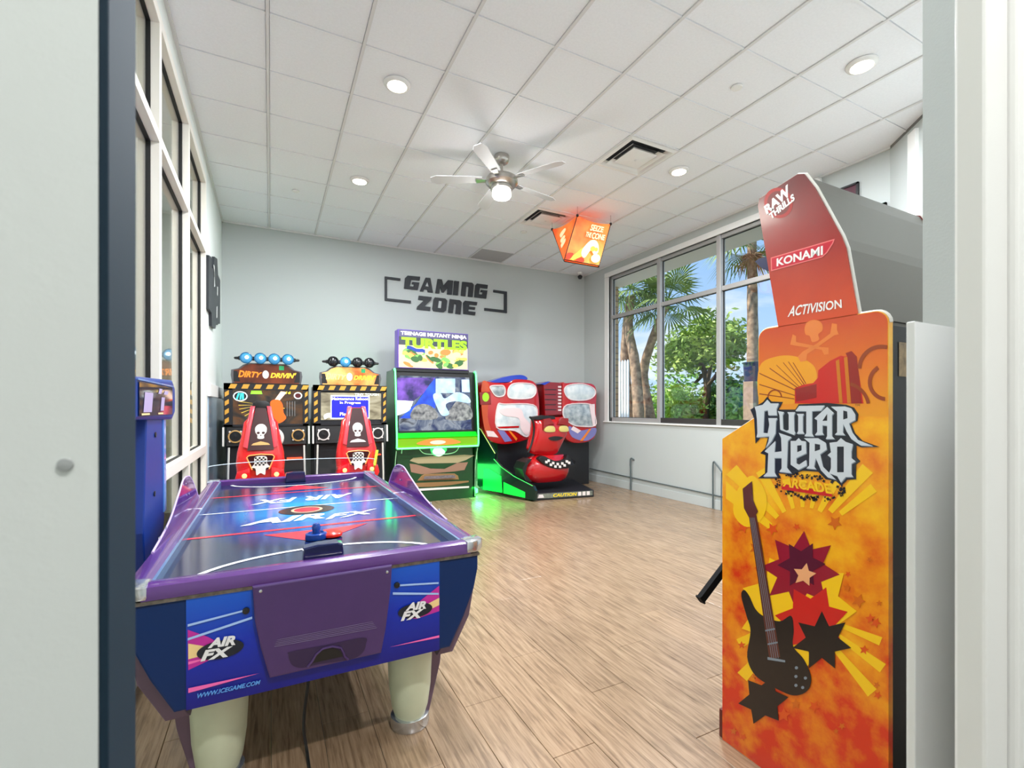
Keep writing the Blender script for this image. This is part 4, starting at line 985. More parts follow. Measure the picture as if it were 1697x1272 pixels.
def driving(cx, lamps, lit, label, scr, headrest):
    Y0 = 6.9
    t = thing('driving_cabinet', (cx, Y0, 0), label, 'arcade machine', 'driving game cabinets against the back wall')
    w = .475
    # body and monitor housing
    B().prism([(cx - w + .02, y, z) for y, z in ((Y0 + .06, 0), (Y0 + .06, .9), (Y0 + .02, .93), (Y0 + .02, 1.69), (Y0 + .55, 1.69), (Y0 + .7, 1.2), (Y0 + .7, 0))], (2 * w - .04, 0, 0), .006).done('cabinet_body', m_cabk, t)
    fr_ = B()
    for a, c in (((-w, 1.62), (w, 1.70)), ((-w, 1.165), (w, 1.19)), ((-w, 1.165), (-w + .095, 1.70)), ((w - .07, 1.165), (w, 1.70))):
        fr_.box((cx + a[0], Y0 - .02, a[1]), (cx + c[0], Y0 + .03, c[1]))
    bez = fr_.done('screen_bezel', m_cabk, t)
    st = []
    for k in range(7):
        x = -w + .05 + k * .135; st.append([(cx + x, Y0 - .0215, 1.635), (cx + x + .07, Y0 - .0215, 1.635), (cx + x + .095, Y0 - .0215, 1.69), (cx + x + .025, Y0 - .0215, 1.69)])
    for k in range(4):
        z = 1.2 + k * .11
        st.append([(cx - w + .012, Y0 - .0215, z), (cx - w + .055, Y0 - .0215, z + .03), (cx - w + .055, Y0 - .0215, z + .085), (cx - w + .012, Y0 - .0215, z + .055)])
        st.append([(cx + w - .045, Y0 - .0215, z), (cx + w - .012, Y0 - .0215, z + .03), (cx + w - .012, Y0 - .0215, z + .085), (cx + w - .045, Y0 - .0215, z + .055)])
    flat('hazard_stripes', st, m_yelw, bez, label='yellow hazard stripes')
    sx0, sx1, sz0, sz1 = cx - w + .095, cx + w - .07, 1.19, 1.62
    ys = Y0 + .012
    if scr == 1:
        sc = B().box((sx0, ys, sz0), (sx1, ys + .01, sz1)).done('screen', screen_mat('race_screen', [(34, 30, 30), (70, 60, 50), (120, 80, 44), (90, 90, 84)], 3.2, .8, (1, 1, 1.6)), t)
        o = ys - .002
        rays_ = []
        for k in range(14):
            a = R(165 + k * 14); vx, vz = sx0 + .32, 1.43
            rays_.append([(vx + .06 * math.cos(a), o, vz + .05 * math.sin(a)), (vx + .26 * math.cos(a), o, max(sz0, min(sz1, vz + .2 * math.sin(a)))), (vx + .26 * math.cos(a + .05), o, max(sz0, min(sz1, vz + .2 * math.sin(a + .05))))])
        flat('screen_rays', rays_, M('scr_olive', (190, 160, 60), .5, emit=.7), sc)
        flat('screen_ring', [[(sx0 + .08 + p[0], o, 1.54 + p[1]) for p in ell(0, 0, .078, .062, 24)]], M('scr_white', (225, 240, 240), .5, emit=1.0), sc)
        flat('screen_ring_core', [[(sx0 + .08 + p[0], o - .001, 1.54 + p[1]) for p in ell(0, 0, .066, .05, 24)]], M('scr_black', (16, 24, 26), .5), sc)
        flat('screen_track', [[(sx0 + .03 + d_, o - .002, 1.50), (sx0 + .05 + d_, o - .002, 1.50), (sx0 + .075 + d_ * .6, o - .002, 1.58), (sx0 + .055 + d_ * .6, o - .002, 1.58)] for d_ in (0, .04, .07)], M('scr_teal', (60, 200, 200), .5, emit=1.0), sc)
        flat('screen_badge', [[(sx1 - .055 + p[0], o, 1.555 + p[1]) for p in ell(0, 0, .05, .045, 24)]], M('scr_white', (225, 240, 240)), sc)
        flat('screen_badge_core', [[(sx1 - .055 + p[0], o - .001, 1.555 + p[1]) for p in ell(0, 0, .036, .032, 20)]], M('scr_maroon', (80, 20, 24), .5, emit=.5), sc)
        flat('screen_text_block', [[(sx0 + .19, o, 1.57), (sx0 + .32, o, 1.57), (sx0 + .31, o, 1.612), (sx0 + .2, o, 1.612)]], M('scr_lime', (150, 230, 60), .5, emit=.9), sc)
        text('screen_score', '16', [(sx1 - .2, o, 1.575), (sx1 - .14, o, 1.575), (sx1 - .14, o, 1.61), (sx1 - .2, o, 1.61)], M('scr_yellow', (250, 220, 60), .5, emit=1.0), sc, .02, .2)
        flat('screen_beam', [[(sx0 + .46, o, 1.5), (sx0 + .5, o, 1.47), (sx0 + .6, o, 1.6), (sx0 + .53, o, 1.61)]], M('scr_peach', (245, 205, 180), .5, emit=.9), sc)
        flat('screen_flame', [[(sx0 + .46 + p[0], o - .0005, 1.4 + p[1]) for p in crv([(-.05, .07), (.04, .1), (.09, .04), (.1, -.06), (.13, -.14), (.04, -.2), (-.02, -.1)], 4)]], M('scr_orange', (230, 90, 20), .5, emit=.9), sc)
        flat('screen_bars', [[(sx0 + .60 + .03 * k, o, 1.29), (sx0 + .605 + .03 * k, o, 1.29), (sx0 + .605 + .03 * k, o, 1.48), (sx0 + .60 + .03 * k, o, 1.48)] for k in range(4)], M('scr_grey', (130, 130, 130), .5, emit=.5), sc)
    else:
        sc = B().box((sx0, ys, sz0 + .045), (sx1, ys + .01, sz1 - .02)).done('screen', screen_mat('reboot_screen', [(120, 108, 84), (214, 204, 170), (236, 230, 205)], 2.6, .9, (1, 1, 2)), t)
        o = ys - .002
        x0, x1 = cx - .245, cx + .235
        flat('screen_box_edge', [[(x0 - .012, o, 1.25), (x1 + .012, o, 1.25), (x1 + .012, o, 1.565), (x0 - .012, o, 1.565)]], M('scr_white', (225, 240, 240)), sc)
        flat('screen_box', [[(x0, o - .001, 1.262), (x1, o - .001, 1.262), (x1, o - .001, 1.548), (x0, o - .001, 1.548)]], M('scr_blue', (20, 24, 170), .5, emit=.9), sc)
        sy_ = M('scr_yellow', (250, 220, 60), .5, emit=1.0)
        m_py = M('scr_paleyellow', (250, 245, 170), .5, emit=1.0)
        def tq(a, c, z0, z1, yy=o - .003): return [(a, yy, z0), (c, yy, z0), (c, yy, z1), (a, yy, z1)]
        text('screen_text', 'Maintenance Reboot', tq(x0 + .005, x1 - .005, 1.50, 1.54), m_py, sc, .01)
        text('screen_text', 'In Progress', tq(cx - .14, cx + .13, 1.44, 1.485), m_py, sc, .01)
        text('screen_text', 'Please', tq(cx - .14, cx + .02, 1.29, 1.335), m_py, sc, .01)
        text('screen_text', 'TINY TOUGH', tq(cx + .05, sx1 - .03, 1.565, 1.597), M('scr_white', (225, 240, 240)), sc, .02)
        flat('screen_map', [[(sx0 + .08 + p[0], o, 1.275 + p[1]) for p in crv([(-.03, -.03), (-.04, .02), (.0, .05), (.05, .05), (.09, .02), (.08, -.03), (.05, -.01), (.01, -.01)], 4)]], M('scr_white', (225, 240, 240)), sc)
    # dash with speakers
    B().prism([(cx - w + .03, y, z) for y, z in ((Y0 - .03, .93), (Y0 + .0, 1.165), (Y0 + .06, 1.165), (Y0 + .06, .93))], (2 * w - .06, 0, 0), .004).done('dash', m_black, t)
    for sx in (-1, 1):
        c_ = Vector((cx + sx * .35, Y0 - .045, 1.045))
        sp_ = B().lathe(c_, [(.062, .0), (.075, .0), (.078, -.012), (.064, -.014), (.06, -.004)], 30, 'y').done('speaker_ring', m_gold if scr == 1 else m_bone, t, smooth=True)
        B().lathe(c_, [(.061, -.0125), (.058, -.0155), (.03, -.0145), (0, -.018)], 24, 'y').done('speaker_cone', m_black, sp_, smooth=True)
        for k in range(4):
            a = R(45 + 90 * k); q = c_ + Vector((.082 * math.cos(a), 0, .082 * math.sin(a)))
            B().lathe(q, [(.012, .0), (.012, -.008), (0, -.01)], 10, 'y').done('speaker_bolt', m_bone, sp_)
        B().prism([(cx + sx * (w - .008), y, z) for y, z in ((Y0 - .06, .93), (Y0 - .045, 1.16), (Y0 - .02, 1.16), (Y0 - .035, .93))], (sx * .02, 0, 0)).done('dash_edge', m_wedge, t)
        B().tube([(cx + sx * .42, Y0 - .02, .91), (cx + sx * .43, Y0 - .02, .5), (cx + sx * .44, Y0 + .0, .02)], .012, 8).done('body_edge', m_wedge, t)
    B().box((cx + .22, Y0 + .0, .735), (cx + .4, Y0 + .055, .75)).done('red_light', m_neonr, t)
    B().lathe((cx + .05, Y0 - .14, 1.02), [(.10, .02), (.125, .02), (.135, 0), (.125, -.02), (.10, -.02), (.095, 0), (.1, .02)], 28, 'y', False).done('steering_wheel', m_bone if scr == 1 else m_black, t, smooth=True)
    B().cyl((cx + .05, Y0 - .14, 1.02), (cx + .05, Y0 + .02, 1.02), .03).done('steering_column', m_black, t)
    # marquee plate
    def zp(x, z): return (cx + x, Y0 - .03, z)
    mo = [(-.385, 1.70), (-.40, 1.80), (-.395, 1.865), (-.32, 1.885), (-.27, 1.93), (-.2, 1.955), (.2, 1.955), (.25, 1.93), (.31, 1.885), (.39, 1.865), (.40, 1.80), (.385, 1.70)]
    pl = B().prism([zp(*p) for p in mo], (0, .05, 0), .005).done('marquee_plate', M('marquee_grey', (92, 92, 96), .4), t)
    mi = [(x * .93, 1.705 + (z - 1.70) * .93) for x, z in mo]
    m_f = M('marquee_dark', (52, 22, 14), .3, emit=.25, col2=(120, 50, 20), nscale=5) if scr == 1 else M('marquee_lit', (190, 84, 30), .3, emit=.8, col2=(250, 190, 110), nscale=4)
    fc = flat('marquee_face', [[(a, b_ - .003, c_) for a, b_, c_ in [zp(*p) for p in mi]]], m_f, pl)
    flat('marquee_black_ends', [[(cx + x, Y0 - .034, z) for x, z in q] for q in (((-.37, 1.72), (-.30, 1.72), (-.33, 1.85), (-.37, 1.85)), ((.30, 1.72), (.37, 1.72), (.37, 1.85), (.34, 1.85)))], m_black, pl)  # black quads at both ends of the marquee face
    m_t = M('logo_orange', (232, 130, 30), .4, emit=.55) if scr == 1 else M('logo_cream', (255, 226, 120), .4, emit=1.0)
    yy = Y0 - .0355
    text('lettering', 'DIRTY', [(cx - .32, yy, 1.775), (cx - .08, yy, 1.775), (cx - .06, yy, 1.84), (cx - .31, yy, 1.86)], m_t, pl, .04, .1)
    text('lettering', "DRIVIN'", [(cx + .03, yy, 1.775), (cx + .31, yy, 1.775), (cx + .33, yy, 1.845), (cx + .04, yy, 1.84)], M('logo_yellow', (246, 196, 50), .4, emit=.6), pl, .04, .1)
    flat('logo_mark', [[(cx - .022 + p[0], yy - .0005, 1.815 + p[1]) for p in ell(0, 0, .036, .052, 20)]], m_bone if scr == 1 else M('scr_white', (225, 240, 240)), pl)
    flat('green_tag', [[(cx + .13, yy, 1.875), (cx + .185, yy, 1.875), (cx + .185, yy, 1.93), (cx + .13, yy, 1.93)]], M('green_tag', (30, 150, 90), .4, emit=.3), pl)
    # lamp bar
    bar = B().box((cx - .32, Y0 - .05, 1.985), (cx + .32, Y0 + .0, 2.035), .008).done('lamp_bar', m_black, t)
    for sx in (-1, 1): B().lathe((cx + sx * .31, Y0 - .025, 2.01), [(0, -sx * .0), (.02, 0), (.014, sx * .05), (0, sx * .06)], 14, 'x').done('bar_tip', m_black, bar)
    for k in range(4):
        q = Vector((cx - .235 + k * .155, Y0 - .045, 2.012))
        on = lamps[k]
        h_ = B().lathe(q, [(.02, .07), (.05, .05), (.066, .01), (.07, -.03), (.062, -.035), (.058, -.02)], 28, 'y').done('lamp', m_black if not on else M('lamp_blue', (40, 110, 150), .25, coat=.4), t, smooth=True)
        B().lathe(q, [(.06, -.025), (.045, -.045), (.02, -.052), (0, -.053)], 24, 'y').done('lens', M('lens_blue', (70, 150, 200), .1, emit=.35, coat=.6) if on else M('lens_dark', (26, 28, 32), .15, coat=.5), h_, smooth=True)
        if on: B().lathe(q + Vector((.008, 0, .005)), [(.022, -.05), (.018, -.057), (0, -.059)], 16, 'y').done('bulb', M('bulb_white', (225, 245, 255), .2, emit=4.0), h_, smooth=True)
    # seat
    SX, SY = cx - .06 if scr == 1 else cx - .07, 5.95
    rr = []
    for z, hw, yo, dp in ((.50, .17, .02, .1), (.58, .20, .0, .16), (.68, .225, -.01, .2), (.80, .235, -.02, .2), (.92, .225, -.01, .18), (1.05, .195, .01, .15), (1.16, .175, .03, .12), (1.24, .165, .05, .1), (1.28, .13, .055, .09), (1.36, .10, .06, .08), (1.40, .085, .06, .07)):
        ring = []
        for k in range(24):
            a = 2 * math.pi * k / 24; ca, sa = math.cos(a), math.sin(a)
            ring.append((SX + hw * math.copysign(abs(ca) ** .55, ca), SY + yo + dp * .5 * math.copysign(abs(sa) ** .7, sa), z))
        rr.append(ring)
    seat = B().rings(rr).done('seat_shell', m_rshell, t, smooth=True)
    fy_ = lambda z: SY - .118 if z < .9 else SY - .118 + (z - .9) * .21
    def sp2(x, z, o=.0): z += .085; return (SX + x, fy_(z) - o, z)
    for sx in (-1, 1):   # lighter raised ribs
        B().prism([sp2(sx * x, z, .002) for x, z in ((.055, 1.33), (.10, 1.33), (.135, 1.1), (.165, .9), (.12, .88), (.09, 1.1))], (0, .06, 0), .008).done('back_rib', m_rpink, seat, smooth=True)
    flat('back_insert', [[sp2(x, z, .006) for x, z in ((-.05, 1.31), (.05, 1.31), (.09, 1.1), (.125, .86), (-.125, .86), (-.09, 1.1))]], m_dkred, seat)
    skull = crv([(-.05, 1.05), (-.052, 1.10), (-.02, 1.135), (.025, 1.135), (.055, 1.10), (.052, 1.05), (.03, 1.02), (.028, .985), (-.028, .985), (-.032, 1.02)], 4)
    flat('skull_emblem', [[sp2(p[0], p[1], .010) for p in skull]], m_bone, seat)
    flat('skull_eyes', [[sp2(p[0] + sx * .024, p[1] + 1.045, .013) for p in ell(0, 0, .015, .013, 12)] for sx in (-1, 1)] + [[sp2(x, z, .013) for x, z in ((-.007, 1.012), (.007, 1.012), (0, 1.03))]], m_dkred, seat)
    flat('small_caption', [[sp2(x, z, .010) for x, z in ((-.09, .915), (.09, .915), (.07, .935), (0, .955), (-.07, .935))]], m_gold if scr == 1 else m_bone, seat)
    sh_ = [(-.13, .79), (-.11, .81), (0, .83), (.11, .81), (.13, .79), (.08, .66), (0, .62), (-.08, .66)]
    flat('shield_field', [[sp2(x, z, .012) for x, z in sh_]], m_dkred, seat)
    B().tube([sp2(x, z, .014) for x, z in ((-.08, .66), (-.13, .79), (-.11, .81), (0, .82), (.11, .81), (.13, .79), (.08, .66))], .006, 6).done('shield_light', m_orl, seat)
    chk = []
    for i in range(6):
        for j in range(5):
            if (i + j) % 2 == 0: chk.append([sp2(-.055 + i * .018 + a_, .70 + j * .018 + b_, .018) for a_, b_ in ((0, 0), (.018, 0), (.018, .018), (0, .018))])
    flat('emblem_base', [[sp2(p[0], p[1], .016) for p in crv([(-.06, .72), (-.06, .78), (-.03, .80), (.03, .80), (.06, .78), (.06, .72), (.09, .68), (.05, .67), (.04, .60), (0, .62), (-.04, .60), (-.05, .67), (-.09, .68)], 4)]], m_bone, seat)
    flat('emblem_checks', chk, m_black, seat)
    for sx in (-1, 1):
        wg = B().prism([sp2(sx * x, z, .03) for x, z in ((.10, .68), (.22, .64), (.24, .56), (.2, .48), (.09, .52))], (0, .16, 0), .012).done('fender', m_rshell, seat, smooth=True)
        B().lathe(Vector(sp2(sx * .15, .60, .03)), [(.024, 0), (.02, -.008), (0, -.012)], 16, 'y').done('tail_lamp', m_tail, wg, smooth=True)
    if headrest:
        B().prism([(SX + x, SY + .02, z) for x, z in ((-.085, 1.36), (-.08, 1.45), (-.04, 1.475), (.04, 1.475), (.085, 1.45), (.09, 1.36))], (0, .09, 0), .012).done('headrest', m_black, t, smooth=True)
    else:
        B().prism([(SX + x, fy_(.7) - .03, z) for x, z in ((.2, .9), (.225, .9), (.17, .62), (.15, .62))], (0, .03, 0)).done('lime_strip', M('lime_led', (170, 230, 60), .3, emit=.8), seat)
    B().prism([(SX + x, SY - .1, z) for x, z in ((-.16, .0), (.16, .0), (.15, .52), (-.15, .52))], (0, .45, 0), .01).done('seat_base', m_cabk, t)
    B().box((SX - .12, SY + .3, 0.0), (SX + .12, Y0 + .07, .14), .006).done('floor_rail', m_cabk, t)
    return t
driving(-.032, (1, 1, 1, 1), True, 'driving game cabinet with four blue lit lamps and red bucket seat', 1, True)
driving(.972, (0, 1, 0, 0), False, 'driving game cabinet showing a blue maintenance notice, red bucket seat', 2, False)

# ------------------------------------------------------------------ green lit cabinet
tg = thing('green_arcade_cabinet', (2.21, 7.2, 0), 'green neon edged arcade cabinet with a tall lit comic marquee', 'arcade machine')
m_gpan = M('dark_green_panel', (10, 66, 30), .3, coat=.3, noise=.15, nscale=6)
m_gneon = M('green_neon', (120, 255, 150), .3, emit=2.6, ecol=(70, 255, 110))
m_gled = M('green_led_panel', (10, 200, 30), .3, emit=.55, ecol=(0, 220, 20))
m_beige = M('beige_print', (176, 158, 124), .4); m_tan = M('tan_print', (150, 112, 72), .4)
TX0, TX1 = 1.575, 2.85
TYF = 7.0
for sx, x0 in ((-1, TX0), (1, TX1 - .03)):
    sp_ = B().prism([(x0, y, z) for y, z in ((TYF - .1, .80), (TYF - .12, 1.0), (TYF - .02, 1.85), (TYF + .05, 1.95), (TYF + .5, 1.95), (TYF + .62, 0), (TYF + .02, 0), (TYF + .0, .6))], (.03, 0, 0), .003).done('side_panel', m_gpan, tg)
    xx = x0 + .015
    B().tube(ocrv([(xx, TYF + .05, 1.95), (xx, TYF - .03, 1.86), (xx, TYF - .12, 1.0), (xx, TYF - .115, .82)], 6), .013, 8).done('neon_edge', m_gneon, sp_)
    B().tube(ocrv([(xx, TYF - .09, .78), (xx, TYF + .0, .5), (xx, TYF + .02, .02)], 5), .005, 6).done('edge_line', M('pale_green_edge', (160, 220, 170), .4, emit=.3), sp_)
B().tube([(TX0 + .015, TYF - .125, .815), (TX1 - .015, TYF - .125, .815)], .013, 8).done('neon_shelf_edge', m_gneon, tg)
B().box((TX0 + .03, TYF + .1, .0), (TX1 - .03, TYF + .6, 1.94)).done('cabinet_body', m_cabk, tg)
# monitor
def msc(x, z, o=0): return (x, TYF + .05 - (1.95 - z) * .06 - o, z)
B().prism([msc(TX0 + .03, 1.0), msc(TX1 - .03, 1.0), msc(TX1 - .03, 1.95), msc(TX0 + .03, 1.95)], (0, .06, 0)).done('monitor_bezel', m_black, tg)
scr3 = screen_mat('brawl_screen', [(20, 30, 70), (50, 66, 120), (110, 124, 150), (170, 180, 195), (60, 62, 74)], 4.5, .8)
sc = flat('screen', [[msc(TX0 + .07, 1.06, .004), msc(TX1 - .08, 1.06, .004), msc(TX1 - .10, 1.865, .004), msc(TX0 + .09, 1.865, .004)]], scr3, tg)
def sp3(u, v, l=1): # pixel of the screen artwork on the monitor plane
    return at_y(640 + u / 6.694, 530 + v / 6.694, TYF - .012 - .0012 * l)
S3 = lambda pts, l=1: [sp3(*p, l) for p in pts]
m_sb = M('scr_deepblue', (10, 24, 120), .5, emit=.8, col2=(30, 80, 210), nscale=4); m_sp_ = M('scr_purple', (24, 26, 70), .5, emit=.8, col2=(110, 70, 170), nscale=7); m_sl = M('scr_paleblue', (120, 160, 200), .5, emit=.6, col2=(190, 210, 228), nscale=5); m_sg = M('scr_stone', (50, 52, 60), .5, emit=.7, col2=(140, 140, 140), nscale=14)
flat('screen_shape', [S3([(120, 640), (540, 640), (480, 760), (300, 900), (120, 900)])], m_sp_, sc)
flat('screen_shape', [S3([(330, 930), (480, 720), (545, 640), (545, 980), (430, 960), (280, 1090), (150, 1090)], 2)], m_sb, sc)
flat('screen_shape', [S3([(550, 650), (765, 650), (765, 810), (550, 810)], 2), S3([(835, 660), (920, 660), (930, 800), (840, 800)], 2)], m_sl, sc)
flat('screen_shape', [S3([(120, 890), (300, 900), (260, 1010), (120, 1060)], 2)], M('scr_white', (225, 240, 240)), sc)
flat('screen_shape', [S3([tuple(v) for v in crv([(280, 1095), (310, 970), (420, 930), (530, 980), (560, 1095)], 4)], 3), S3([tuple(v) for v in crv([(660, 1100), (740, 950), (800, 900), (930, 960), (940, 1100)], 4)], 3)], m_sg, sc)
flat('screen_shape', [S3([tuple(v) for v in crv([(520, 830), (600, 810), (650, 870), (780, 800), (900, 840), (930, 920), (760, 900), (660, 940), (700, 1040), (620, 1060), (560, 960)], 4)], 4)], m_sl, sc)
# control shelf
B().prism([(TX0 + .03, y, z) for y, z in ((TYF - .11, .83), (TYF - .115, .94), (TYF - .03, 1.01), (TYF + .06, 1.01), (TYF + .06, .83))], (TX1 - TX0 - .06, 0, 0), .004).done('control_shelf', M('shelf_lime', (110, 150, 20), .3, emit=.35, ecol=(110, 190, 10)), tg)
B().prism([(TX0 + .03, y, z) for y, z in ((TYF - .12, .965), (TYF - .05, 1.03), (TYF - .02, 1.03), (TYF - .09, .965))], (TX1 - TX0 - .06, 0, 0)).done('led_strip', m_gled, tg)
b = B()
cxs = (TX0 + TX1) / 2
flat('shelf_print', [[(cxs + p[0], TYF - .119, .888 + p[1]) for p in crv([(-.34, -.01), (-.18, .045), (0, .055), (.18, .045), (.34, -.01), (.15, -.04), (-.15, -.04)], 4)]], M('shelf_orange', (226, 120, 50), .4, emit=.5), tg)
flat('shelf_mark', [[(cxs - .02 + p[0], TYF - .121, .888 + p[1]) for p in ell(0, 0, .12, .03, 20)]], M('shelf_pale', (240, 200, 170), .4, emit=.5), tg)
# lower front: traced from the front panel artwork
def lp(u, v, l=0): return at_y(640 + u / 8.481, 690 + v / 8.48, TYF + .02 - .002 * l)
Lp = lambda pts, l: [lp(*p, l) for p in pts]
B().prism([(TX0 + .05, y, z) for y, z in ((TYF + .02, 0), (TYF + .02, .83), (TYF + .11, .83), (TYF + .11, 0))], (TX1 - TX0 - .1, 0, 0)).done('lower_front', m_gpan, tg)
flat('grille', [Lp([(200, 310), (1230, 300), (1230, 380), (1040, 380), (960, 500), (760, 530), (560, 520), (440, 410), (330, 385), (240, 400)], 1)], M('grille_grey', (66, 84, 78), .5), tg)
B().tube([lp(*p, 2) for p in [tuple(v) for v in ocrv([(215, 520), (235, 430), (320, 388), (430, 420), (520, 510), (640, 530), (850, 525), (980, 490), (1050, 390), (1160, 375), (1250, 360), (1275, 430), (1270, 600)], 5)]], .007, 6).done('contour_trim', M('pale_green_edge', (160, 220, 170)), tg)
flat('beige_band', [Lp([(380, 580), (640, 555), (820, 555), (1100, 535), (1240, 545), (1120, 610), (1000, 650), (450, 660), (330, 620)], 2)], m_beige, tg)
flat('tan_band', [Lp([(330, 660), (420, 670), (620, 730), (820, 735), (1000, 650), (1150, 640), (1100, 750), (960, 770), (500, 810), (350, 780)], 2)], M('mauve_print', (160, 120, 100), .4), tg)
flat('lower_tan', [Lp([(350, 935), (1160, 900), (1160, 920), (920, 960), (640, 985), (380, 990)], 2)], m_tan, tg)
flat('white_stripe', [Lp([(380, 1015), (1165, 975), (1165, 1000), (380, 1048)], 3)], m_bone, tg)
rim = B().prism([lp(*p, 4) for p in ((440, 900), (500, 830), (540, 805), (960, 800), (1010, 830), (1025, 885))], (0, .03, 0), .004).done('coin_door', m_tan, tg)
flat('coin_slot', [Lp([(525, 880), (540, 838), (940, 820), (965, 830), (975, 862)], 22)], M('steel', (150, 145, 155), .25, metal=.8, noise=.3, nscale=40), rim)
flat('emblem', [Lp([tuple(v) for v in crv([(620, 450), (680, 400), (735, 380), (800, 400), (855, 460), (800, 530), (730, 560), (650, 530)], 4)], 3)], M('emblem_green', (60, 200, 110), .3, emit=.9), tg)
flat('emblem_core', [Lp([tuple(v) for v in crv([(650, 500), (700, 420), (760, 430), (830, 500), (740, 560)], 4)], 4)], M('emblem_pale', (190, 255, 210), .3, emit=1.3), tg)
B().tube([lp(735, 300, 3), lp(735, 400, 3)], .007, 6).done('emblem_light', m_gneon, tg)
# marquee box
MX0, MX1, MZ0, MZ1 = 1.632, 2.715, 1.975, 2.535
mb = B().box((MX0, TYF, MZ0), (MX1, TYF + .2, MZ1), .004).done('marquee_box', M('marquee_purple', (92, 60, 170), .3, emit=.2), tg)
yy = TYF - .002
m_mw = M('mq_cream', (225, 205, 160), .4, emit=.35)
flat('marquee_face', [[(MX0 + .012, yy, MZ0 + .01), (MX1 - .01, yy, MZ0 + .01), (MX1 - .01, yy, MZ1 - .012), (MX0 + .012, yy, MZ1 - .012)]], m_mw, mb)
flat('marquee_band', [[(MX0 + .012, yy - .001, 2.31), (MX1 - .01, yy - .001, 2.31), (MX1 - .01, yy - .001, 2.505), (MX0 + .012, yy - .001, 2.505)]], M('mq_dark', (54, 60, 70), .4, emit=.1), mb)
flat('marquee_topband', [[(MX0 + .012, yy - .0015, 2.43), (MX1 - .01, yy - .0015, 2.43), (MX1 - .01, yy - .0015, 2.525), (MX0 + .012, yy - .0015, 2.525)]], M('mq_lilac', (84, 80, 120), .4, emit=.05), mb)
text('lettering', 'TEENAGE MUTANT NINJA', [(MX0 + .04, yy - .004, 2.44), (MX1 - .03, yy - .004, 2.44), (MX1 - .03, yy - .004, 2.508), (MX0 + .04, yy - .004, 2.508)], M('mq_white', (255, 255, 255), .4, emit=.7), mb, .03)
text('lettering', 'TURTLES', [(MX0 + .05, yy - .004, 2.275), (MX1 - .02, yy - .004, 2.275), (MX1 - .02, yy - .004, 2.425), (MX0 + .05, yy - .004, 2.425)], M('mq_lime', (150, 225, 20), .4, emit=.35), mb, .06)
random.seed(3)
blots = [[(120, 190, 90), []], [(226, 130, 60), []], [(236, 196, 90), []], [(50, 100, 50), []], [(230, 190, 160), []]]
for k in range(60):
    cxm, czm = random.uniform(MX0 + .09, MX1 - .09), random.uniform(MZ0 + .05, 2.25)
    a, c_ = random.uniform(.03, .09), random.uniform(.018, .05)
    blots[k % 5][1].append([(cxm + p[0], yy - .002 - k * .00008, czm + p[1]) for p in ell(0, 0, a, c_, 14, random.uniform(-.8, .8))])
for k, (c_, pp) in enumerate(blots): flat('abstract_print', pp, M('mq_blot_%d' % k, c_, .4, emit=.3), mb)
flat('blue_band_print', [[(MX0 + .13 + .27 * a, yy - .007, 2.30 - .05 * a + o_ + .01 * math.sin(9 * a)) for a, o_ in [(k / 6, 0) for k in range(7)] + [(k / 6, -.05) for k in range(6, -1, -1)]]], M('mq_blue', (20, 60, 160), .4, emit=.3), mb)
B().box((MX0 - .02, TYF + .02, 1.93), (MX1 + .02, TYF + .3, 1.975)).done('marquee_base', m_cabk, tg)
area('cabinet_glow', (2.885, 7.2, .35), .25, 5.5, (.05, 1, .15), rot=(0, R(-90), 0), shape='RECTANGLE', sy=.5, parent=tg)
area('cabinet_glow_left', (1.555, 7.3, 1.7), .3, 3.2, (.05, 1, .15), rot=(0, R(90), 0), shape='RECTANGLE', sy=.4, parent=tg)

# ------------------------------------------------------------------ red twin racing cabinet
bk = thing('red_racing_cabinet', (4.1, 7.2, 0), 'glossy red twin racing cabinet with clear visors and a bike seat on a platform', 'arcade machine')
m_bred = M('racer_red', (186, 14, 22), .16, coat=.8)
m_bred2 = M('racer_red_deep', (140, 14, 20), .2, coat=.6)
m_visor = M('visor_silver', (186, 200, 206), .12, coat=.8, col2=(238, 240, 238), nscale=7, noise=.3)
m_visor2 = M('visor_grey', (120, 134, 140), .1, coat=.8, col2=(200, 205, 205), nscale=9)
m_rim = M('rim_white', (238, 214, 214), .3)
m_vio = M('violet_panel', (122, 120, 180), .2, coat=.6)
m_bblue = M('racer_blue', (30, 60, 180), .3, coat=.4)
BY = 7.12
def rp(x, y, l=0): return at_y(780 + x / 5.3, 600 + y / 5.3, BY - .004 * l)
RP = lambda pts, l=0: [rp(*p, l) for p in pts]
RC = lambda pts, l=0, n=4: [rp(*p, l) for p in [tuple(v) for v in crv(pts, n)]]
B().box((3.35, 7.3, 0), (5.2, 7.72, .86), .006).done('lower_cabinet', m_cabk, bk)
lh = B().prism(RC([(100, 182), (220, 178), (330, 178), (390, 148), (520, 156), (575, 192), (600, 300), (606, 470), (585, 590), (520, 665), (430, 700), (300, 722), (175, 692), (122, 600), (96, 400)]), (0, .5, 0), .02).done('left_housing', m_bred, bk, smooth=True)
B().prism(RC([(170, 172), (330, 122), (455, 112), (500, 150), (380, 170), (250, 180)], -3), (0, .3, 0), .008).done('top_fin', m_bblue, bk)
B().prism(RC([(100, 182), (150, 178), (165, 260), (150, 480), (190, 640), (130, 610), (96, 400)], 1), (0, .02, 0)).done('orange_flank', M('flank_orange', (200, 70, 24), .25, coat=.5), lh)
def visor(nm, pts, mat, par, l=2, rim=True):
    o = B().prism(RC(pts, l), (0, .03, 0), .006).done(nm, mat, par, smooth=True)
    if rim: B().tube(RC(pts, l + 1) + [RC(pts, l + 1)[0]], .010, 6).done('visor_rim', m_rim, o, smooth=True)
    return o
visor('headlight', [(172, 212), (240, 204), (288, 208), (304, 250), (288, 294), (230, 300), (192, 262)], m_visor2, lh)
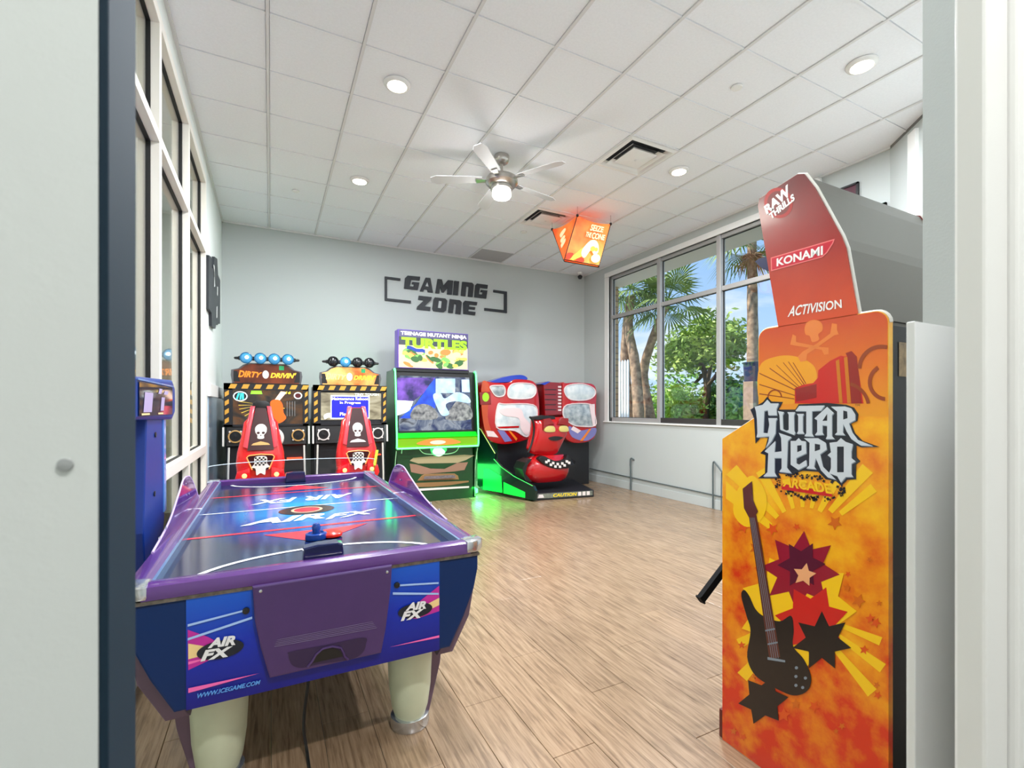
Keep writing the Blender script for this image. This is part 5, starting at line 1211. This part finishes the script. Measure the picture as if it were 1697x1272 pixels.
visor('headlight', [(326, 262), (346, 208), (400, 184), (520, 188), (568, 215), (572, 270), (530, 312), (430, 322), (340, 312)], m_visor, lh)
visor('windscreen', [(238, 378), (300, 368), (550, 374), (584, 470), (545, 590), (490, 655), (385, 600), (228, 572)], m_visor, lh)
flat('white_print', [RC([(250, 420), (340, 400), (440, 410), (470, 480), (520, 540), (530, 600), (490, 640), (440, 580), (420, 490), (300, 470)], 4)], m_rim, lh)
flat('red_bar', [RP([(232, 566), (425, 558), (425, 574), (232, 582)], 4)], m_bred, lh)
flat('violet_stripe', [RP([(232, 592), (290, 596), (365, 690), (300, 700)], 2.5)], m_vio, lh)
flat('orange_stripe', [RP([(330, 600), (350, 602), (410, 670), (400, 690)], 2.5)], M('stripe_orange', (240, 130, 40), .3), lh)
flat('pale_stripe', [RP([(135, 600), (200, 606), (245, 660), (150, 650)], 2.5)], m_rim, lh)
B().prism(RP([(75, 262), (175, 258), (182, 370), (85, 375)], 3), (0, .06, 0), .008).done('badge_block', m_bred2, bk)
flat('badge', [RP(ell(132, 306, 30, 40, 20), 3.6)], M('badge_lime', (150, 200, 40), .3, emit=.4), bk)
# centre column
cc = B().prism(RP([(640, 188), (660, 172), (780, 178), (800, 200), (802, 460), (655, 470)], 2), (0, .4, 0), .01).done('centre_column', m_bred2, bk)
for k in range(5): B().box((rp(648, 0).x, BY - .018, rp(0, 228 + k * 48).z), (rp(745, 0).x, BY - .006, rp(0, 222 + k * 48).z)).done('column_rib', m_cabk, cc)
for k in range(8): B().box((rp(765, 0).x, BY - .016, rp(0, 206 + k * 32).z), (rp(792, 0).x, BY - .006, rp(0, 190 + k * 32).z)).done('tick_mark', m_rim, cc)
B().prism(RP([(615, 190), (680, 168), (700, 172), (650, 200)], 3), (0, .2, 0)).done('column_fin', m_bblue, cc)
rh = B().prism(RC([(806, 215), (850, 182), (1000, 180), (1100, 216), (1104, 400), (1104, 560), (1090, 660), (1010, 704), (880, 700), (815, 600)]), (0, .5, 0), .02).done('right_housing', m_bred, bk, smooth=True)
visor('headlight', [(824, 262), (848, 206), (980, 190), (1082, 230), (1090, 288), (1020, 330), (880, 328)], m_visor, rh)
visor('windscreen', [(846, 374), (1055, 370), (1090, 460), (1094, 556), (960, 562), (880, 540), (812, 462)], m_visor2, rh)
flat('violet_panel', [RC([(862, 560), (960, 600), (1096, 575), (1088, 645), (1010, 690), (890, 655)], 2.5)], m_vio, rh)
flat('white_print', [RP([(1040, 370), (1090, 366), (1094, 560), (1075, 560)], 4), RP([(900, 560), (970, 600), (940, 625), (880, 590)], 4)], m_rim, rh)
flat('orange_stripe', [RP([(1040, 585), (1060, 585), (985, 690), (960, 690)], 3.5)], MATS['stripe_orange'], rh)
# bike: tail fairing and seat on a platform
FYB = 6.5
def bp_(x, y, yy=FYB): return at_y(780 + x / 5.3, 600 + y / 5.3, yy)
rr = []
for (yv, xa, xb_, dp) in ((822, 600, 770, .10), (800, 545, 790, .16), (760, 520, 810, .2), (700, 535, 835, .24), (640, 550, 862, .26), (590, 560, 866, .26), (540, 560, 864, .24), (505, 560, 858, .18), (485, 600, 840, .1)):
    a, c_ = bp_(xa, yv), bp_(xb_, yv); mx_, hw, z = (a.x + c_.x) / 2, (c_.x - a.x) / 2, a.z
    rr.append([(mx_ + hw * math.copysign(abs(math.cos(t_)) ** .7, math.cos(t_)), FYB + .1 + dp * .55 * math.copysign(abs(math.sin(t_)) ** .7, math.sin(t_)), z) for t_ in [2 * math.pi * k / 24 for k in range(24)]])
fa = B().rings(rr).done('tail_fairing', m_bred, bk, smooth=True)
B().tube([bp_(*p, FYB + .02) for p in [tuple(v) for v in ocrv([(518, 478), (548, 520), (556, 600), (540, 700), (505, 790)], 4)]], .016, 8).done('side_edge', m_black, fa, smooth=True)
B().prism([bp_(*p, FYB + .0) for p in ((560, 505), (560, 478), (640, 466), (740, 474), (745, 500), (640, 506))], (0, .12, 0), .006).done('handle', m_black, fa)
for pts in ([(648, 592), (680, 562), (730, 562), (745, 590), (735, 612), (665, 612)], [(780, 590), (795, 560), (845, 560), (862, 585), (855, 608), (795, 610)]):
    B().prism([bp_(*p, FYB - .062) for p in [tuple(v) for v in crv(pts, 4)]], (0, .05, 0), .004).done('tail_lens', M('tail_lens_amber', (206, 190, 110), .15, coat=.6), fa, smooth=True)
B().prism([bp_(*p, FYB - .052) for p in [tuple(v) for v in crv([(688, 664), (740, 650), (810, 658), (790, 678), (745, 688), (705, 682)], 4)]], (0, .05, 0)).done('vent_slot', m_black, fa)
B().prism([bp_(*p, FYB - .065) for p in ((640, 500), (700, 490), (740, 545), (690, 545), (655, 560), (640, 600))], (0, .05, 0), .006).done('brow', m_bred2, fa)
B().prism([bp_(*p, FYB - .065) for p in ((860, 492), (800, 488), (765, 545), (800, 545), (860, 560))], (0, .05, 0), .006).done('brow', m_bred2, fa)
rr = []
for (yv, xa, xb_, dp) in ((1066, 560, 850, .28), (1040, 510, 880, .36), (990, 470, 895, .42), (930, 475, 900, .42), (885, 510, 890, .38), (850, 560, 870, .34), (825, 600, 850, .28)):
    a, c_ = bp_(xa, yv, 6.45), bp_(xb_, yv, 6.45); mx_, hw, z = (a.x + c_.x) / 2, (c_.x - a.x) / 2, a.z
    rr.append([(mx_ + hw * math.copysign(abs(math.cos(t_)) ** .75, math.cos(t_)), 6.62 + dp * .5 * math.copysign(abs(math.sin(t_)) ** .75, math.sin(t_)), z) for t_ in [2 * math.pi * k / 26 for k in range(26)]])
se = B().rings(rr).done('seat_body', m_bred, bk, smooth=True)
flat('seat_top', [[(bp_(x, y, 6.6).x, 6.43 - .0 + (y < 870) * .12, bp_(x, y, 6.45).z + .004) for x, y in [tuple(v) for v in crv([(600, 860), (650, 905), (730, 935), (820, 930), (870, 890), (850, 835), (760, 815), (640, 825)], 4)]]], m_black, se)
col_ = B().prism([bp_(*p, 6.395) for p in [tuple(v) for v in crv([(600, 850), (640, 822), (700, 850), (760, 868), (830, 850), (850, 815), (885, 850), (870, 905), (800, 935), (720, 930), (650, 900)], 4)]], (0, .1, 0), .006).done('seat_collar', m_black, se, smooth=True)
for k in range(11):
    t_ = k / 10; x_ = 665 + 200 * t_; y_ = 852 + 42 * math.sin(math.pi * t_ * .95); w_ = 11
    for d_, e_2 in ((0, k % 2), (24, (k + 1) % 2)):
        if e_2: flat('check', [[bp_(x_ + a_, y_ + d_ + b_, 6.392) for a_, b_ in ((-w_, -12), (w_, -10), (w_, 12), (-w_, 10))][::-1]], m_bone, col_)
B().box((bp_(650, 0).x - .05, 6.55, .8), (bp_(800, 0).x + .03, 6.75, .86)).done('seat_neck', m_black, bk)
B().prism([bp_(*p, 6.42) for p in ((455, 940), (480, 880), (540, 850), (500, 900), (480, 980), (540, 1050), (480, 1040))], (0, .3, 0)).done('seat_side', m_black, bk)
# platform
p0 = at_z(880, 830, 0); p1 = at_z(984, 823, 0)
PL = [(p0.x, p0.y, 0), (p1.x, p1.y, 0), (p1.x + .35, 7.3, 0), (p0.x + .1, 7.3, 0)]
plat = B().prism(PL, (0, 0, .11), .008).done('platform', m_cabk, bk)
v_ = (p1 - p0)
def pf(a, z, o=.004): q = p0 + v_ * a; n = Vector((v_.y, -v_.x, 0)).normalized(); return (q.x + n.x * o, q.y + n.y * o, z)
flat('platform_print', [[pf(.08, .03), pf(.98, .03), pf(.98, .1), pf(.08, .1)]], M('platform_grey', (120, 124, 112), .4, noise=.3, nscale=20), plat)
text('lettering', 'CAUTION', [pf(.34, .04, .007), pf(.72, .04, .007), pf(.72, .09, .007), pf(.34, .09, .007)], M('caution_yellow', (235, 205, 30), .4, emit=.15), plat, .03, .2)
flat('print_icons', [[pf(a, .035, .007), pf(a + .05, .035, .007), pf(a + .05, .095, .007), pf(a, .095, .007)] for a in (.74, .81, .88)] + [[pf(.1, .04, .007), pf(.2, .04, .007), pf(.18, .09, .007), pf(.12, .09, .007)]], m_bone, plat)
# curved black side panel, green LED light put into its colours
def sq(x, y, l=0):
    # panel runs from the platform front corner back towards the wall
    A = Vector((3.46, 6.28, 0)); C_ = Vector((3.0, 7.3, 0)); n = Vector((C_.y - A.y, -(C_.x - A.x), 0)).normalized()
    d_ = ray(780 + x / 5.3, 600 + y / 5.3); t_ = (A - EY).dot(n) / d_.dot(n); p = EY + d_ * t_
    return p - n * .004 * l if n.dot(d_) > 0 else p + n * .004 * l
m_dgrn = M('ramp_black_led_tint', (8, 40, 32), .25, coat=.4)
SO = [(68, 575), (90, 590), (215, 800), (205, 850), (270, 920), (380, 1000), (545, 1085), (570, 1130), (565, 1215), (490, 1200), (280, 1150), (100, 1120), (60, 1080), (62, 700)]
sdp = B().prism([sq(*p) for p in SO], (.04, .01, 0)).done('side_ramp', m_dgrn, bk)
B().tube([sq(*p, 1) for p in SO[:3]], .006, 6).done('ramp_edge', M('lime_edge', (200, 230, 120), .3, emit=.6), sdp)
B().tube([sq(*p, 1) for p in SO[3:7]], .006, 6).done('ramp_edge_low', M('green_edge', (60, 200, 90), .3, emit=.6), sdp)
flat('painted_led_glow', [[sq(*p, 1) for p in ((115, 930), (170, 935), (270, 1000), (280, 1145), (110, 1115))], [sq(*p, 1) for p in ((290, 1050), (480, 1140), (480, 1190), (290, 1150))]], M('ramp_led_glow', (20, 200, 60), .3, emit=.9, ecol=(10, 230, 60)), sdp)  # glowing patches stand in for green LED light on the panel
gl = sq(60, 1090, 6)
B().lathe((gl.x - .05, gl.y - .05, .06), [(0, -.05), (.05, -.03), (.05, .03), (0, .05)], 14).done('green_lamp', M('green_lamp', (140, 255, 170), .3, emit=5, ecol=(60, 255, 110)), bk, smooth=True)
area('ramp_glow', (gl.x - .1, gl.y - .25, .16), .2, 7, (.05, 1, .2), parent=bk)
B().prism([at_x(u, v, 1.70) for u, v in ((1251, 433), (1258, 428), (1275, 424), (1275, 450), (1262, 444))], (.12, 0, 0)).done('marquee_lamp', M('navy_lamp', (34, 40, 84), .3), gh, label='small navy lamp on the marquee front')
# ------------------------------------------------------------------ outside the window
GZ = -.35
m_grass = M('lawn', (96, 120, 60), .9, noise=.3, nscale=3)
struct(B().box((XR + .14, -30, GZ - .1), (70, 60, GZ)).done('ground', m_grass), 'lawn outside the window')
m_sof = M('soffit_paint', (232, 218, 206), .8)
struct(B().box((XR + .14, -10, GZ - .05), (9.2, 20, GZ + .02)).done('bounce_slab', M('concrete', (214, 208, 198), .9, noise=.08, nscale=3)), 'added pale concrete slab outside the window that bounces light')  # unseen pale slab added to bounce light onto soffit and ceiling
struct(B().box((XR + .14, -2, 3.90), (6.49, 12, 4.15)).done('eave', m_sof), 'pale soffit of the roof overhang')
struct(B().box((XR + .02, -2, CE + .1), (6.49, 12, 4.5)).done('roof_edge', m_sof))
def brick_mat():
    m = bpy.data.materials.new('brick_column'); m.use_nodes = True; t = m.node_tree; p = t.nodes['Principled BSDF']
    tc = N(t, 'ShaderNodeTexCoord'); bt = N(t, 'ShaderNodeTexBrick'); bt.inputs['Scale'].default_value = 1; bt.inputs['Brick Width'].default_value = .3; bt.inputs['Row Height'].default_value = .12; bt.inputs['Mortar Size'].default_value = .012
    mp = N(t, 'ShaderNodeMapping'); mp.inputs['Rotation'].default_value = (R(90), 0, 0)
    bt.inputs['Color1'].default_value = (*lin((206, 172, 130)), 1); bt.inputs['Color2'].default_value = (*lin((190, 152, 112)), 1); bt.inputs['Mortar'].default_value = (*lin((150, 124, 98)), 1)
    t.links.new(tc.outputs['Object'], mp.inputs[0]); t.links.new(mp.outputs[0], bt.inputs['Vector']); t.links.new(bt.outputs[0], p.inputs['Base Color']); p.inputs['Roughness'].default_value = .9
    return m
cl = tag(B().box((6.02, 7.965, GZ), (6.42, 8.36, 3.90)).done('brick_column', brick_mat()), 'tan brick column under the roof overhang outside the window', 'column')

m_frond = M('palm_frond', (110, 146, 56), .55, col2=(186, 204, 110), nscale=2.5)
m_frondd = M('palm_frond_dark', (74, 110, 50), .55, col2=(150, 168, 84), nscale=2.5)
m_trunk = M('palm_trunk', (120, 92, 72), .9, col2=(206, 170, 136), nscale=6, bump=.6, bscale=12)
m_bark = M('tree_bark', (104, 86, 70), .9, noise=.25, nscale=6)
m_dead = M('dead_frond', (150, 122, 92), .9, noise=.2, nscale=5)
def fan_leaf(b, c, d, r, droop=.35, blades=20):
    d = Vector(d).normalized(); s = d.cross(Vector((0, 0, 1)))
    if s.length < .1: s = Vector((1, 0, 0))
    s.normalize(); up = s.cross(d).normalized()
    hub = Vector(c) + d * r * .45 - Vector((0, 0, droop * r * .05))
    b.tube([Vector(c), Vector(c) + d * r * .25 + up * .02, hub], r * .012, 4)
    for k in range(blades):
        a = R(-105 + 210 * k / (blades - 1)); dr = (d * math.cos(a) + s * math.sin(a)).normalized(); ln = r * (.58 + .1 * math.cos(a)) * random.uniform(.85, 1.05)
        w = dr.cross(up).normalized() * r * .02; fold = up * r * .01
        m1 = hub + dr * ln * .55 - Vector((0, 0, droop * ln * .15)); m2 = hub + dr * ln - Vector((0, 0, droop * ln * random.uniform(.4, .8)))
        b.face([hub, m1 - w, m2, m1 + w + fold])
def palm(trunks, crown, r, n, label, dead=False, mat=None):
    base = Vector(trunks[0][0])
    t = thing('palm_tree', (base.x, base.y, GZ), label, 'palm tree', 'palms outside the window')
    for pth in trunks:
        p_ = ocrv(pth[:-1] if not isinstance(pth[-1], (tuple, Vector)) else pth, 5)
        rad = .17
        bb = B(); rr = []
        for i_, p in enumerate(p_):
            k = rad * (1.15 - .45 * i_ / len(p_)) * (1 + .07 * (i_ % 2))
            rr.append([p + Vector((k * math.cos(2 * math.pi * j / 10), k * math.sin(2 * math.pi * j / 10), 0)) for j in range(10)])
        bb.rings(rr); bb.done('trunk', m_trunk, t, smooth=True)
    for cr_ in crown:
        for k in range(n):
            a = 2 * math.pi * (k * .381966); el = R(70 - 105 * k / n)
            d = Vector((math.cos(a) * math.cos(el), math.sin(a) * math.cos(el), math.sin(el)))
            bb = B(); fan_leaf(bb, cr_, d, r * random.uniform(.85, 1.1), .3 + .5 * k / n)
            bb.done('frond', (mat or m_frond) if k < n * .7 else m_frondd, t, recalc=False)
        if dead:
            for k in range(14):
                a = 2 * math.pi * k / 14; d = Vector((math.cos(a) * .5, math.sin(a) * .5, -1))
                bb = B(); fan_leaf(bb, Vector(cr_) - Vector((0, 0, .25)), d, r * .45, .6, 9); bb.done('dead_frond', m_dead, t, recalc=False)
    return t
random.seed(21)
X1 = 10.6
def g(u, v, x=X1): return at_x(u, v, x)
def gb_(u, x=X1): p = at_x(u, 690, x); return Vector((p.x, p.y, GZ))
palm([[gb_(1062), g(1058, 680), g(1052, 600), g(1042, 545), g(1046, 490)], [gb_(1040) + Vector((.3, 0, 0)), g(1040, 680), g(1036, 600), g(1038, 550), g(1044, 495)]], [g(1046, 478)], 1.35, 26, 'fan palm with two leaning trunks left of the first window mullion')
palm([[gb_(1082, 11.4), g(1077, 690, 11.4), g(1066, 620, 11.4), g(1082, 560, 11.4), g(1104, 505, 11.4)]], [g(1106, 500, 11.4)], 1.5, 18, 'fan palm with long dark spiky leaves beside the first window mullion', mat=m_frondd)
palm([[gb_(1248, 12.4), g(1248, 640, 12.4), g(1247, 520, 12.4), g(1246, 400, 12.4)]], [g(1246, 392, 12.4)], 1.6, 20, 'tall straight palm trunk behind the right window panes', dead=True)
tb = thing('trunk_band', (g(1247, 615, 12.0).x, g(1247, 615, 12.0).y, g(1247, 630, 12.0).z), 'navy bucket shaped light strapped to the tall palm trunk', 'light')
q0 = g(1247, 632, 12.4); q1 = g(1247, 602, 12.4)
B().cyl(q0, q1, .22, .25, 20).done('band', M('navy_lamp', (34, 40, 84), .3), tb, smooth=True)
B().cyl(q1, q1 + Vector((0, 0, .03)), .28, .28, 20).done('band_rim', MATS['navy_lamp'], tb, smooth=True)
pp = g(1246, 660, 11.9)
tag(B().box((pp.x - .16, pp.y - .16, GZ), (pp.x + .16, pp.y + .16, g(1246, 632, 11.9).z), .01).done('wooden_post', M('post_wood', (176, 146, 122), .8, noise=.15, nscale=8)), 'weathered wooden post in front of the tall palm', 'post')

m_leafA = M('leaf_green', (110, 150, 56), .5, col2=(186, 206, 100), nscale=1.5)
m_leafB = M('leaf_bright', (110, 176, 62), .5, col2=(190, 222, 116), nscale=1.5)
m_leafC = M('leaf_dark', (76, 122, 58), .5, col2=(140, 170, 92), nscale=1.5)
def leaves(cents, n, size):
    V = []; F = []
    for k in range(n):
        c, rad = random.choice(cents)
        p = Vector(c) + Vector([max(-1, min(1, random.gauss(0, .5))) for _ in range(3)]) * rad
        a = Vector((random.gauss(0, 1), random.gauss(0, 1), random.gauss(0, .6))).normalized(); b_ = a.orthogonal().normalized()
        b_ = (b_ * math.cos(k) + a.cross(b_) * math.sin(k)); s = size * random.uniform(.6, 1.3)
        i_ = len(V); V += [p - a * s, p + b_ * s * .38, p + a * s, p - b_ * s * .38]; F.append((i_, i_ + 1, i_ + 2, i_ + 3))
    return V, F
def plant(name, base, trunk, cents, n, size, mat, label, cat, group, rad=.09):
    t = thing(name, (base.x, base.y, GZ), label, cat, group)
    o = Vector((base.x, base.y, GZ))
    V, F = leaves(cents, n, size)
    me = bpy.data.meshes.new('foliage'); me.from_pydata([v - o for v in V], [], F)
    f_ = link('foliage', me, mat, t); f_['kind'] = 'stuff'
    for i_, pth in enumerate(trunk):
        p_ = ocrv(pth, 5); bb = B(); rr = []
        for j, p in enumerate(p_):
            k = (rad if i_ == 0 else rad * .55) * (1.1 - .7 * j / len(p_))
            rr.append([p + Vector((k * math.cos(2 * math.pi * q / 7), k * math.sin(2 * math.pi * q / 7), 0)) for q in range(7)])
        bb.rings(rr).done('trunk' if i_ == 0 else 'branch', m_bark, t, smooth=True)
# spreading tree in the middle panes
X2 = 14.0
h = lambda u, v: at_x(u, v, X2)
plant('broadleaf_tree', h(1168, 690), [[Vector((h(1168, 690).x, h(1168, 690).y, GZ)), h(1168, 690), h(1172, 640), h(1160, 600), h(1130, 575)], [h(1170, 640), h(1180, 590), h(1176, 550)], [h(1166, 620), h(1140, 640), h(1110, 620)], [h(1172, 640), h(1195, 610), h(1215, 580)], [h(1160, 600), h(1125, 600), h(1100, 590)], [h(1162, 605), h(1148, 575), h(1150, 555)]],
      [(h(1135, 575), .75), (h(1110, 590), .6), (h(1175, 545), .7), (h(1165, 565), .75), (h(1205, 560), .6), (h(1200, 585), .5), (h(1150, 595), .6), (h(1215, 575), .45)], 5200, .13, m_leafA, 'spreading yellow-green tree with bare branches behind the middle panes', 'tree', 'trees outside the window', .16)
X3 = 17
for (u, v, sx, n, m_, lb, x_) in ((1120, 660, 1.1, 2400, m_leafB, 'bright green bush below the spreading tree', 13.0), (1100, 685, .9, 1800, m_leafC, 'dark bush beside the palm trunks', 13.5), (1210, 650, 1.1, 2400, m_leafC, 'loose dark green shrub behind the right panes', 15.0), (1235, 668, .8, 2000, m_leafB, 'bright leafy shrub beside the tall palm', 13.4),
                               (1030, 680, .9, 1400, m_leafC, 'low dark shrub behind the white fence', 12.5), (1160, 685, 1.0, 1800, m_leafA, 'low yellow-green shrub under the spreading tree', 14.6), (1190, 660, 1.0, 1700, m_leafA, 'olive shrub between the tree and the tall palm', 16.5), (1065, 660, 1.0, 1700, m_leafC, 'dark shrub behind the twin palm trunks', 17.0)):
    c = at_x(u, v, x_); bs = Vector((c.x, c.y, GZ))
    plant('garden_shrub', bs, [[bs, c + Vector((.1, .1, -.3)), c + Vector((0, .1, .3))], [bs, c + Vector((.3, .3, .2))]], [(c, sx * .75), (c + Vector((0, 0, -.7)), sx * .8), (c + Vector((.25, .3, -.2)), sx * .65), (c + Vector((-.25, -.3, -.5)), sx * .65)], n, .12, m_, lb, 'shrub', 'shrubs outside the window', .05)
# distant tree line
for k in range(8):
    yv = -6 + k * 7.5; x_ = 34 + 3 * math.sin(k * 2.1); c = Vector((x_, yv + 6, .8 + .5 * math.sin(k * 1.7)))
    bs = Vector((c.x, c.y, GZ))
    plant('distant_tree', bs, [[bs, bs + Vector((0, 0, .6)), c]], [(c, 2.0), (c + Vector((0, 1.6, -.4)), 1.8), (c + Vector((0, -1.6, -.5)), 1.8), (c + Vector((0, 0, .7)), 1.3)], 900, .4, m_leafC if k % 2 else m_leafA, 'distant rounded green tree on the horizon beyond the lawn', 'tree', 'distant trees on the horizon', .15)
# white picket fence
f0 = at_x(1016, 690, 8.6)
fe = thing('picket_fence', (8.6, f0.y, GZ), 'white picket fence section seen through the left window pane', 'fence')
m_pk = M('fence_white', (232, 232, 228), .6)
zt = at_x(1020, 598, 8.6).z
for k in range(6):
    y = at_x(1017 + k * 4.6, 690, 8.6).y
    B().prism([(8.6, y - .035, GZ), (8.6, y + .035, GZ), (8.6, y + .035, zt - .05), (8.6, y, zt), (8.6, y - .035, zt - .05)], (.03, 0, 0)).done('picket', m_pk, fe)
ya, yb = at_x(1015, 690, 8.6).y, at_x(1042, 690, 8.6).y
for z in (.3, 1.0): B().box((8.63, yb, z), (8.67, ya, z + .08)).done('fence_rail', m_pk, fe)
